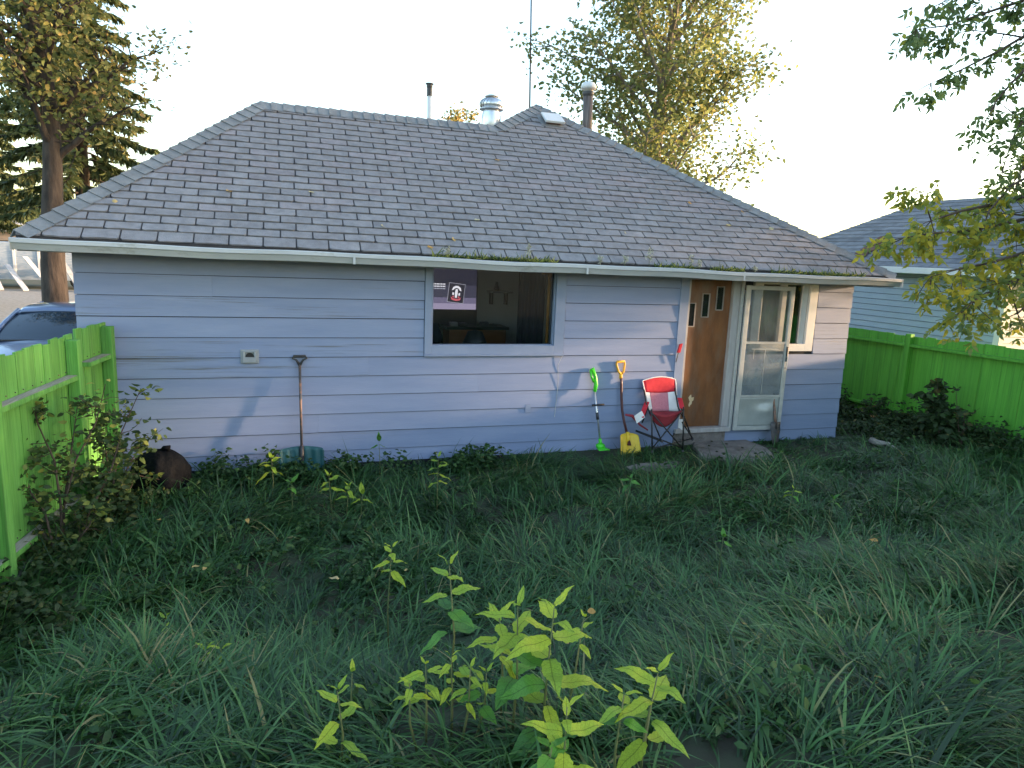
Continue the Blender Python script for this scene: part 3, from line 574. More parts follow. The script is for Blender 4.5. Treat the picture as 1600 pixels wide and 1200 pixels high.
    for (cse, s, e, ra, rb, ta, tb_, full) in tabs:
        pb = 0.03+0.62*math.exp(-((cse-11.5)/4.0)**2); pb *= (0.55+0.45*math.sin(ra*0.9+cse*0.3)); kind = 'shingle_brown' if rr.random() < pb else 'shingle'
        org = np.array([0, EY, EZ+0.004])+tx*s
        x0 = ra if not full else ra-0.0075
        org = org+np.array([x0, 0, tilt(x0+0.16)])
        dx = -0.0092
        if n < 300 and rb-ra > 0.12:
            if full: me = shmesh(kind, e, rr.randrange(7))
            else:
                m3 = MB(); v, f = tabverts(e, ra, rb, ta, tb_, x0, rr); m3.add(v, f); me = m3.mesh('shingle', M[kind])
            mt = Matrix.Translation(Vector(org-off)) @ (base_rot.to_4x4() @ Matrix.Rotation(rr.uniform(-0.006, 0.006)+dx, 4, 'Y').inverted() @ Matrix.Rotation(rr.uniform(-0.006, 0.006), 4, 'Z'))
            link('shingle', me, roof, mtx=mt); n += 1
        else:
            v, f = tabverts(e, ra, rb, ta, tb_, x0, rr); joined[kind].add([org+np.array([1, 0, dx])*p[0]+tx*p[1]+nn*p[2] for p in v], f)
    for k, m3 in joined.items():
        if m3.v: tag(m3.build('shingle_courses', M[k], roof), kind='stuff')
    # hip and ridge caps
    def caps(p0, p1, na, nb, expo=0.142, ln=0.19, hw=0.155):
        p0 = np.array(p0); p1 = np.array(p1); d = p1-p0; L = np.linalg.norm(d); d /= L; k = int(L/expo); na = np.array(na)/np.linalg.norm(na); nb = np.array(nb)/np.linalg.norm(nb)
        sa = np.cross(d, na); sa = sa if sa@nb < 0 else -sa   # away from the other slope
        sb = np.cross(d, nb); sb = sb if sb@na < 0 else -sb
        up = na+nb; up /= np.linalg.norm(up)
        for i in range(k+1):
            q = p0+d*expo*i+d*rr.uniform(-0.006, 0.006); q2 = q+d*min(ln, L-expo*i+0.02); t0, t1 = 0.030+rr.uniform(0, 0.004), 0.012; hwj = hw+rr.uniform(-0.008, 0.008); m3 = MB()
            def prof(c, t): return [c+sa*hwj+na*t*0.8, c+sa*0.03+up*(t+0.004), c+up*(t+0.009), c+sb*0.03+up*(t+0.004), c+sb*hwj+nb*t*0.8]
            A_, B_ = prof(q, t0), prof(q2, t1); lo = prof(q, t0-0.012)
            fs = [(j, j+1, 5+j+1, 5+j) for j in range(4)]+[(10+j, 10+j+1, j+1, j) for j in range(4)]
            m3.add(A_+B_+lo, fs); m3.build('ridge_cap', M['shingle_cap'], roof)
    nf = (0, -PITCHR, 1)
    caps(EL, RL, nf, (-0.84, 0, 1)); caps(RL, V, nf, (0, PITCHR, 1)); caps(V, A, nf, (-0.58, 0, 1)); caps(ER, A, nf, (0.53, 0, 1))
    # fascia, soffit, gutter
    XA, XB = -2.29, 7.86
    def zt(x): return EZ+tilt(x)
    mb = MB(); mb.hexa([(XA, EY+0.002, zt(XA)-0.15), (XB, EY+0.002, zt(XB)-0.15), (XB, EY+0.03, zt(XB)-0.15), (XA, EY+0.03, zt(XA)-0.15), (XA, EY+0.002, zt(XA)-0.02), (XB, EY+0.002, zt(XB)-0.02), (XB, EY+0.03, zt(XB)-0.02), (XA, EY+0.03, zt(XA)-0.02)]); mb.build('fascia', M['soffit'], house)
    mb = MB(); mb.hexa([(XA, EY+0.03, zt(XA)-0.14), (XB, EY+0.03, zt(XB)-0.14), (XB, 0.001, zt(XB)-0.115), (XA, 0.001, zt(XA)-0.09), (XA, EY+0.03, zt(XA)-0.13), (XB, EY+0.03, zt(XB)-0.13), (XB, 0.001, zt(XB)-0.105), (XA, 0.001, zt(XA)-0.08)]); mb.build('soffit', M['soffit'], house)
    for x0, x1 in ((XA, -1.96), (7.58, XB)):
        mb = MB(); mb.box((x0, 0.0, zt(x0)-0.12), (x1, 4.2, zt(x0)-0.10)); mb.build('soffit', M['soffit'], house)
        xo = x0 if x0 < 0 else x1-0.03; mb = MB(); mb.box((xo, EY, zt(x0)-0.14), (xo+0.03, 4.2 if x0 < 0 else 5.5, zt(x0)-0.03)); mb.build('fascia', M['gutter'], house)
    prof = [(0.0, 0.0), (0.0, -0.105), (-0.062, -0.105), (-0.072, -0.085), (-0.092, -0.052), (-0.106, -0.040), (-0.106, -0.006), (-0.098, 0.0), (-0.094, -0.010), (-0.100, -0.036), (-0.086, -0.050), (-0.066, -0.083), (-0.058, -0.099), (-0.006, -0.099), (-0.006, 0.0)]
    mb = MB(); xs = np.linspace(XA-0.02, XB+0.03, 40); n = len(prof); vs_ = []
    for x in xs:
        wob = 0.005*math.sin(x*1.9)+0.004*math.sin(x*4.3+1)
        for (y, z) in prof: vs_.append((x, EY+0.0+y+0.4*wob*(y < -0.05), zt(x)-0.035+z+wob))
    fs = [(i*n+k, (i+1)*n+k, (i+1)*n+(k+1) % n, i*n+(k+1) % n) for i in range(len(xs)-1) for k in range(n)]+[tuple(range(n)), tuple(reversed(range((len(xs)-1)*n, len(xs)*n)))]
    mb.add(vs_, fs); g = mb.build('gutter', M['gutter'], house)
    for x in (0.7, 3.3, 5.4):
        mb = MB(); z_ = zt(x)-0.035; mb.box((x-0.012, EY-0.1085, z_-0.108), (x+0.012, EY-0.104, z_-0.0)); mb.build('joint_strap', M['gutter'], g)
    for x in (XA-0.025, XB+0.029): mb = MB(); mb.box((x, EY-0.108, zt(x)-0.143), (x+0.006, EY, zt(x)-0.033)); mb.build('end_cap', M['gutter'], g)
    # roof furniture
    p = at_y(671, 192, 2.15); pt = at_y(671, 150, 2.15); tp = at_y(671, 134, 2.15)
    vp = empty('vent_pipe', (p[0], 2.15, 4.0), 'thin white vent pipe with a dark collar above the ridge', 'vent pipe')
    mb = MB(); mb.tube([(p[0], 2.15, 3.98), pt], 0.030, 12); mb.build('pipe', M['white'], vp, True)
    mb = MB(); mb.lathe([(0.037, 0), (0.037, 0.10), (0.042, 0.12), (0.042, 0.15), (0.056, 0.152), (0.056, 0.163), (0.03, 0.168)], pt, 14); mb.build('collar', M['darkgrey'], vp)
    c = at_y(767, 192, 2.25); h = at_y(767, 172, 2.25); k = (at_y(767, 154, 2.25)-h)[2]
    tv = empty('turbine_vent', (c[0], 2.25, 4.0), 'shiny round turbine vent on the roof ridge', 'roof vent')
    mb = MB(); mb.lathe([(0.14, 0), (0.14, h[2]-4.0-0.08), (0.12, h[2]-4.0-0.02), (0.12, h[2]-4.0+0.005)], (c[0], 2.25, 4.0), 20); mb.build('neck', M['galv'], tv, True)
    for i in range(20):
        a0 = 2*math.pi*i/20; rows = []
        for j in range(8):
            f_ = j/7; r_ = 0.165*math.sin(math.pi*(0.24+0.62*(1-f_)))**0.7 if f_ < 1 else 0.05; r_ = 0.165*math.sqrt(max(0.02, 1-(1.9*(f_-0.42))**2)) ; a1 = a0+0.5*f_
            rows.append([(c[0]+(r_+0.008*q)*math.cos(a1+0.34*q), 2.25+(r_+0.008*q)*math.sin(a1+0.34*q), h[2]+0.19*f_-0.005) for q in (0, 0.5, 1)])
        mb = MB(); mb.sheet(rows); mb.build('fin', M['galv'], tv, True)
    mb = MB(); mb.lathe([(0.168, 0.0), (0.172, 0.014), (0.15, 0.016)], (c[0], 2.25, h[2]), 24); mb.lathe([(0.10, 0.0), (0.06, 0.022), (0.01, 0.03)], (c[0], 2.25, h[2]+0.182), 20); mb.build('rim', M['galv'], tv, True)
    b = at_y(918, 205, 2.45); t_ = at_y(919, 150, 2.45); fl = empty('chimney_flue', (b[0], 2.45, 4.2), 'tall metal flue with white rain cap right of the roof peak', 'flue')
    mb = MB(); mb.tube([(b[0], 2.45, 4.15), t_], 0.074, 16); mb.build('pipe', mat('streaked_flue', (0.03, 0.022, 0.02), (0.22, 0.18, 0.17), 5, 0.6, metal=0.1, stretch=(6, 6, 0.2)), fl, True)
    mb = MB(); mb.lathe([(0.074, -0.01), (0.088, 0.02), (0.088, 0.06), (0.06, 0.065)], t_, 16); mb.build('collar', M['darkgrey'], fl)
    mb = MB(); mb.lathe([(0.06, 0.066), (0.06, 0.09), (0.115, 0.095), (0.118, 0.14), (0.09, 0.185), (0.02, 0.205)], t_, 16); mb.build('rain_cap', M['white'], fl, True)
    q = at_y(829, 160, 2.75); e_ = at_y(829, -60, 2.75); an = MB(); an.tube([(q[0], 2.75, 4.4), e_+np.array([0.0, 0, 0.6])], [0.014, 0.009], 8); tag(an.build('antenna_mast', M['bark'], smooth=True), 'thin brown antenna mast rising behind the roof peak', 'antenna')
    # box vent near the peak
    c = at_y(862, 180, 2.22); z_ = rz(c[0], 2.22)
    bv = empty('box_vent', (c[0], 2.22, z_), 'low white metal box vent just below the roof peak', 'roof vent')
    def L(x, y, z): return np.array([c[0], 2.22, z_])+np.array([x, 0, 0])+tx*y+nn*z
    mb = MB(); mb.hexa([L(-0.2, -0.17, 0.012), L(0.2, -0.17, 0.012), L(0.2, 0.16, 0.012), L(-0.2, 0.16, 0.012), L(-0.2, -0.17, 0.018), L(0.2, -0.17, 0.018), L(0.2, 0.16, 0.018), L(-0.2, 0.16, 0.018)]); mb.build('flange', M['shingle_cap'], bv)
    mb = MB(); mb.hexa([L(-0.11, -0.1, 0.018), L(0.11, -0.1, 0.018), L(0.11, 0.1, 0.018), L(-0.11, 0.1, 0.018), L(-0.11, -0.1, 0.075), L(0.11, -0.1, 0.075), L(0.11, 0.1, 0.06), L(-0.11, 0.1, 0.06)]); mb.build('throat', M['rust'], bv)
    mb = MB(); mb.hexa([L(-0.15, -0.16, 0.06), L(0.15, -0.16, 0.06), L(0.15, 0.13, 0.05), L(-0.15, 0.13, 0.05), L(-0.15, -0.16, 0.10), L(0.15, -0.16, 0.10), L(0.15, 0.13, 0.075), L(-0.15, 0.13, 0.075)]); mb.build('cap', M['white'], bv, bevel=0.01)
build_roof()

# ================================================================== FENCES
def fence_run(p0, p1, top, z_rails, posts, m, label, group, out, far=False, wob=0.02, bw=0.145, rail_m=None):
    # boards stand on the far side of the rails; `out` is the unit vector towards the yard
    p0 = np.array(p0, float); p1 = np.array(p1, float); d = p1-p0; L = np.linalg.norm(d); d /= L; out = np.array(out, float)
    fe = empty('fence', (*((p0+p1)/2), 0), label, 'fence', group); r = random.Random(int(abs(p0[0]*100)))
    def Q(s, o, z): q = p0+d*s+out*o; return (q[0], q[1], z)
    s = 0.0
    while s < L-0.02:
        w_ = min(bw+r.uniform(-0.006, 0.006), L-s); g = r.choice((0.0006, 0.001, 0.0015)) if far else r.choice((0.001, 0.002, 0.004)); tz = top+r.uniform(-wob, wob)*0.6+wob*0.5*math.sin(s*2.3); o = r.uniform(-0.004, 0.004)
        q = p0+d*(s+w_/2); zb = float(gh(q[0], q[1]))+0.02+r.uniform(-0.02, 0.02); tz2 = tz+r.uniform(-0.008, 0.008)
        mb = MB(); mb.hexa([Q(s+g, -0.0+o, zb), Q(s+w_-g, 0.0+o, zb), Q(s+w_-g, -0.019+o, zb), Q(s+g, -0.019+o, zb), Q(s+g, 0.0+o, tz), Q(s+w_-g, 0.0+o, tz2), Q(s+w_-g, -0.019+o, tz2), Q(s+g, -0.019+o, tz)])
        mb.build('board', m, fe); s += w_
    for z in z_rails:
        ss = [0]+list(posts)+[L]
        for a, b in zip(ss[:-1], ss[1:]):
            if b-a < 0.15: continue
            mb = MB(); mb.hexa([Q(a+0.05, 0.006, z-0.04), Q(b-0.05, 0.006, z-0.04), Q(b-0.05, 0.095, z-0.04), Q(a+0.05, 0.095, z-0.04), Q(a+0.05, 0.006, z), Q(b-0.05, 0.006, z), Q(b-0.05, 0.095, z), Q(a+0.05, 0.095, z)]); rl = mb.build('rail', m, fe, bevel=0.003)
            if rail_m:
                mb = MB(); mb.hexa([Q(a+0.05, 0.009, z+0.0005), Q(b-0.05, 0.009, z+0.0005), Q(b-0.05, 0.088, z+0.0005), Q(a+0.05, 0.088, z+0.0005), Q(a+0.05, 0.009, z+0.003), Q(b-0.05, 0.009, z+0.003), Q(b-0.05, 0.088, z+0.003), Q(a+0.05, 0.088, z+0.003)]); mb.build('bare_wood_top', rail_m, rl)
    s = bw/2; nm = MB()
    while s < L-0.05:
        for z in z_rails:
            c_ = np.array(Q(s+r.uniform(-.02, .02), 0.0955 if False else 0.006, z+0.03)); nm.box(c_-0.004, c_+0.004)
        s += bw
    if nm.v: nm.build('nail_heads', M['shaft'], fe)['kind'] = 'stuff'
    for s in posts:
        mb = MB(); q = p0+d*s; zb = float(gh(q[0], q[1]))-0.1; tz = top+(-0.03 if not far else 0.03)
        mb.hexa([Q(s-0.045, 0.006, zb), Q(s+0.045, 0.006, zb), Q(s+0.045, 0.10, zb), Q(s-0.045, 0.10, zb), Q(s-0.045, 0.006, tz), Q(s+0.045, 0.006, tz), Q(s+0.045, 0.10, tz), Q(s-0.045, 0.10, tz)]); mb.build('post', m, fe, bevel=0.004)
    return fe
kx = 0.13
def lf(y): return (-1.60+kx*y-0.08, y)
on = np.array([1, -kx])/math.hypot(1, kx)
fence_run(lf(-6.6), lf(-0.86), 1.665, (1.33, 0.24), (1.9, 4.28, 5.66), M['green_f'], 'bright green board fence with grey worn rails at the left', 'green yard fence', on, rail_m=M['greywood'])
fence_run(lf(-0.80), lf(-0.06), 1.70, (1.40,), (0.62,), M['green_f'], 'short yellow-green fence end panel against the blue house wall', 'green yard fence', on, rail_m=M['greywood'])
rx = -0.13
def rf(y): return (9.30+rx*(y-1.7)+0.06, y)
fence_run(rf(-9.5), rf(3.2), 1.50, (1.37, 0.3), (1.2, 3.6, 6.0, 8.25, 10.25), M['green_r'], 'deep green board fence along the right side of the yard', 'green yard fence', (-1/math.hypot(1, rx), -abs(rx)/math.hypot(1, rx)*1.0), far=True)

# ================================================================== NEIGHBOUR HOUSE
def build_neighbour():
    nh = empty('neighbour_house', (13.5, 5, 0), 'pale blue sided neighbour house with grey roof beyond the right fence', 'house')
    k = -0.06
    def X(y): return 11.6+k*(y-0.9)
    y0, y1 = 0.85, 9.0
    mb = MB(); mb.hexa([(X(y0)+0.02, y0, -0.1), (15.4, y0, -0.1), (15.4, y1, -0.1), (X(y1)+0.02, y1, -0.1), (X(y0)+0.02, y0, 2.55), (15.4, y0, 2.55), (15.4, y1, 2.55), (X(y1)+0.02, y1, 2.55)]); mb.build('wall', M['sheath'], nh)
    e = 0.115; z = 0.2
    while z < 2.45:
        mb = MB(); mb.hexa([(X(y1)-0.022, y1, z), (X(y0)-0.022, y0+0.08, z), (X(y0)+0.02, y0+0.08, z), (X(y1)+0.02, y1, z), (X(y1)-0.002, y1, z+e-0.008), (X(y0)-0.002, y0+0.08, z+e-0.008), (X(y0)+0.02, y0+0.08, z+e-0.008), (X(y1)+0.02, y1, z+e-0.008)]); mb.build('siding_board', M['nsiding'], nh)  # gaps between boards show the dark core as shadow lines
        mb = MB(); mb.hexa([(X(y0)+0.07, y0-0.022, z), (15.4, y0-0.022, z), (15.4, y0, z), (X(y0)+0.07, y0, z), (X(y0)+0.07, y0-0.004, z+e-0.008), (15.4, y0-0.004, z+e-0.008), (15.4, y0, z+e-0.008), (X(y0)+0.07, y0, z+e-0.008)]); mb.build('siding_board', M['nsiding'], nh); z += e
    mb = MB(); mb.box((X(y0)-0.025, y0-0.03, 0), (X(y0)+0.07, y0+0.08, 2.5)); mb.build('corner_trim', M['white'], nh)
    ex = 11.15; ze = 2.58; ya, yb = 0.25, 9.4; rx_, rzz = 13.55, 4.02
    pr, pl = (rx_, 3.2-2.2, rzz), (rx_, 4.55, rzz)
    # front-facing slope, two hips
    S = [(ex, ya, ze), (rx_, ya+0.6, rzz), pl, (ex, yb-0.0-2.3, ze-0.02)]
    mb = MB(); mb.add(S+[(x, y, q-0.05) for x, y, q in S], [(3, 2, 1, 0), (4, 5, 6, 7), (0, 1, 5, 4), (3, 0, 4, 7)]); rf_ = mb.build('roof', M['underlay'], nh)
    mb = MB(); mb.add([(ex, ya, ze), (rx_, ya+0.6, rzz), (15.9, ya, ze)], [(0, 2, 1)]); mb.build('roof_slope', M['nroof'], rf_)
    mb = MB(); mb.add([(15.9, ya, ze), (15.9, yb, ze), pl, (rx_, ya+0.6, rzz)], [(0, 1, 2, 3)]); mb.add([(15.9, yb, ze), (ex, yb-2.3, ze-0.02), pl], [(0, 1, 2)]); mb.build('roof_slope', M['nroof'], rf_)
    n = 17; rr = random.Random(5)
    for i in range(n):
        f0, f1 = i/n, (i+1)/n
        def rowp(f): a = np.array(S[0])+(np.array(S[1])-np.array(S[0]))*f; b = np.array(S[3])+(np.array(S[2])-np.array(S[3]))*f; return a, b
        a0, b0 = rowp(f0); a1, b1 = rowp(f1); L = np.linalg.norm(b0-a0); m_ = max(2, int(L/0.9)); up = np.array([-0.5, 0, 0.85])
        ofs = rr.uniform(0, 0.5)/m_
        cuts = [0]+[min(1, (q+0.5)/m_+ofs) for q in range(m_)]+[1]
        for c0, c1 in zip(cuts[:-1], cuts[1:]):
            if c1-c0 < 0.005: continue
            q = [a0+(b0-a0)*c0+up*0.018, a0+(b0-a0)*(c1-0.002)+up*0.018, a1+(b1-a1)*(c1-0.002)+up*0.006, a1+(b1-a1)*c0+up*0.006]
            mb = MB(); mb.hexa([q[0]-up*0.014, q[3]-up*0.004, q[2]-up*0.004, q[1]-up*0.014, q[0], q[3], q[2], q[1]]); mb.build('shingle', M['nroof'], rf_)
    c = at(1352, 388, 14.6)
    for q in range(5):
        mb = MB(); pp = at_y(1335+q*11, 386+rr.uniform(-3, 3), 4.0); f = (pp[0]-ex)/(rx_-ex); zz = ze+(rzz-ze)*f+0.03; mb.prism([(pp[0]+rr.uniform(.05, .1)*math.cos(a)*1.4, pp[1]+0.2*math.sin(a), zz+0.08*math.cos(a)) for a in np.linspace(0, 6.28, 8)[:-1]], (-0.008, 0, 0.016)); mb.build('rust_patch', M['rust'], rf_)
    mb = MB(); mb.box((ex-0.09, ya, ze-0.12), (ex+0.02, yb-2.3, ze-0.005)); mb.build('gutter', M['white'], nh, bevel=0.01)
    mb = MB(); mb.box((ex+0.02, ya, ze-0.12), (15.5, yb-2.3, ze-0.10)); mb.build('soffit', M['soffit'], nh)
build_neighbour()

# ================================================================== TREES
def limb_path(p, d, L, n, r, wob, grav):
    pts = [np.array(p, float)]; d = np.array(d, float); d /= np.linalg.norm(d)
    for i in range(n):
        d = d+np.array([r.gauss(0, wob), r.gauss(0, wob), r.gauss(0, wob)+grav]); d /= np.linalg.norm(d); pts.append(pts[-1]+d*L/n)
    return pts
def deciduous(name, label, base, top, r0, limbs, leafn, leaf, leafm, barkm, seed, crown_lo, spread, cat='tree', up=0.7, clump=0.32, group=None, keep=None, thin=None, tintf=None):
    r = random.Random(seed); base = np.array(base, float); top = np.array(top, float)
    tr = empty(name, base, label, cat, group); H = top[2]-base[2]
    tp = [base+(top-base)*f+np.array([math.sin(f*7+seed)*0.12*f*3, math.cos(f*5+seed)*0.12*f*3, 0]) for f in np.linspace(0, 1, 12)]
    mb = MB(); mb.tube(tp, [r0*(1.25 if i == 0 else 1)*(1-0.88*i/11) for i in range(12)], 12); mb.build('trunk', barkm, tr, True)
    bm = MB(); tips = []
    for i in range(limbs):
        f = crown_lo+(0.98-crown_lo)*(i+r.random())/limbs; p = base+(top-base)*f; fi = f*11; j = int(fi); p = tp[j]+(tp[min(j+1, 11)]-tp[j])*(fi-j)
        a = i*2.4+r.uniform(-0.4, 0.4); g = (f-crown_lo)/(1-crown_lo); L = spread*(0.55+0.75*math.sin(math.pi*min(1, 0.15+0.85*g)))*(1-0.35*g)*r.uniform(0.75, 1.15)
        d = (math.cos(a), math.sin(a), up*r.uniform(0.5, 1.2)); pts = limb_path(p, d, L, 6, r, 0.13, 0.05)
        rr_ = r0*0.34*(1-0.6*g); bm.tube(pts, [rr_*(1-0.14*k) for k in range(7)], 6, False)
        for k in range(2, 7):
            for _ in range(3 if k > 2 else 2):
                a2 = r.uniform(0, 6.28); d2 = (pts[k]-pts[k-1])/np.linalg.norm(pts[k]-pts[k-1])*0.5+np.array([math.cos(a2), math.sin(a2), r.uniform(-0.3, 0.6)])*0.7
                tw = limb_path(pts[k], d2, L*r.uniform(0.18, 0.36), 3, r, 0.2, -0.02); bm.tube(tw, [rr_*0.22, rr_*0.18, rr_*0.12, 0.004], 4, False); tips += tw[1:]
    bm.build('branches', barkm, tr, True)
    tips = np.array(tips)
    if keep is not None: tips = tips[keep(tips)]
    if thin: tips = tips[RNG.random(len(tips)) < thin]
    k = RNG.integers(0, len(tips), leafn); pos = tips[k]+RNG.normal(0, clump, (leafn, 3))*np.array([1, 1, 0.8])
    ax = rdir(leafn, -0.9, 0.35); t = np.clip(RNG.beta(2, 2.2, leafn)*0.75+RNG.normal(0, 0.05, leafn)+0.25*(RNG.random(len(tips))[k] > 0.7), 0, 1)
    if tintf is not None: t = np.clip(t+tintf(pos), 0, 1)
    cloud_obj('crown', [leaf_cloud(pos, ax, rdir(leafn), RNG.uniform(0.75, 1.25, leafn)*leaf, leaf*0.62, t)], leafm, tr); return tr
def spruce(label, base, H, r0, R, seed, lo=0.12):
    r = random.Random(seed); base = np.array(base, float); tr = empty('spruce_tree', base, label, 'tree')
    mb = MB(); mb.tube([base, base+np.array([0.05, 0, H*0.5]), base+np.array([0, 0.05, H])], [r0, r0*0.6, 0.02], 10); mb.build('trunk', M['bark'], tr, True)
    bm = MB(); parts = []; n = 150
    for i in range(n):
        f = lo+(0.97-lo)*i/n; a = i*2.399+r.uniform(-0.3, 0.3); L = R*(1-f)**0.85*r.uniform(0.75, 1.15)+0.15; z = f*H
        pts = [base+np.array([0, 0, z])]
        for k in range(1, 7):
            q = k/6; pts.append(base+np.array([math.cos(a)*L*q, math.sin(a)*L*q, z+L*(0.05*q-0.75*q*q+0.42*q**3)+0.06*math.sin(i*7.1)*q]))
        bm.tube(pts, [0.03*(1-f)+0.01]*3+[0.012]*4, 4, False)
        m = int(24+L*72); s = RNG.uniform(0.12, 1, m)**0.8; P_ = np.array(pts); idx = np.minimum((s*6).astype(int), 5); fr = (s*6-idx)[:, None]; pos = P_[idx]*(1-fr)+P_[idx+1]*fr
        dirb = nrmz(P_[idx+1]-P_[idx]); side = nrmz(np.cross(dirb, np.array([0, 0, 1.0])))*np.where(RNG.random(m) < 0.5, -1, 1)[:, None]
        ax = dirb*0.7+side*RNG.uniform(0.2, 1.0, (m, 1))+np.stack([RNG.normal(0, .15, m), RNG.normal(0, .15, m), RNG.uniform(-1.6, 0.1, m)], 1)
        wl = (0.22+0.28*(1-s)*min(1, L))
        parts.append(leaf_cloud(pos, ax, rdir(m), wl*RNG.uniform(0.7, 1.2, m), 0.075, np.clip(RNG.beta(2, 3, m)+0.25*(s > 0.85), 0, 1), 0.3))
    bm.build('branches', M['bark'], tr, True); cloud_obj('crown', parts, M['spruce'], tr); return tr
tb0 = at(90, 478, 15.5); tb1 = at(74, 230, 15.5)
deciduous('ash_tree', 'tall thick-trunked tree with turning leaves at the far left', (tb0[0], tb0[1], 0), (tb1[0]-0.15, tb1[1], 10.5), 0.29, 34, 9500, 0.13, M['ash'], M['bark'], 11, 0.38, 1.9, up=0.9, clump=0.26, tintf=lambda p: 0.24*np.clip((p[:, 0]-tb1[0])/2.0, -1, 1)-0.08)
sp0 = at(128, 300, 19.5)
spruce('dark spruce behind the thick-trunked tree, its boughs sweeping over the roof corner', (sp0[0], sp0[1], 0), 13.5, 0.24, 3.0, 3, 0.24)
sp1 = at(-40, 330, 24)
spruce('spruce at the left picture edge beyond the parked car', (sp1[0], sp1[1], 0), 11, 0.2, 2.6, 5, 0.27)
ct = at(1012, 240, 18)
deciduous('poplar_tree', 'tall leafy poplar rising behind the house right of the flue', (ct[0], ct[1], 0), (ct[0]+0.9, ct[1]+0.2, 13.5), 0.24, 64, 30000, 0.13, M['birch'], M['bark_light'], 21, 0.22, 2.45, up=1.0, clump=0.26)
for i, (px, py, lab) in enumerate(((705, 176, 'leftmost small golden treetop just over the ridge'), (716, 175, 'middle small golden treetop just over the ridge'), (734, 177, 'rightmost small golden treetop just over the ridge, beside the turbine vent'))):
    q = at(px, py, 46+i*2)
    deciduous('distant_tree', lab, (q[0], q[1], 0), q+np.array([0, 0, 0.0]), 0.16, 14, 900, 0.28, M['ash'], M['bark'], 40+i, 0.3, 1.2, group='distant treetops', clump=0.3, tintf=lambda p: 0.25+0*p[:, 0])
for i, (px, t) in enumerate(((-60, 60), (5, 66), (38, 70), (-20, 58))):
    q = at(px, 345, t)
    deciduous('distant_tree', ['round tree far left, outside the yard', 'distant green tree at the left edge above the pale planks', 'distant green tree left of the thick trunk', 'broad distant tree at the far left edge'][i], (q[0], q[1], 0), (q[0], q[1], at(px, [318, 326, 322, 322][i], t)[2]), 0.3, 16, 2200, 0.5, M['birch'], M['bark'], 60+i, 0.15, 3.0, group='distant trees', clump=0.6)

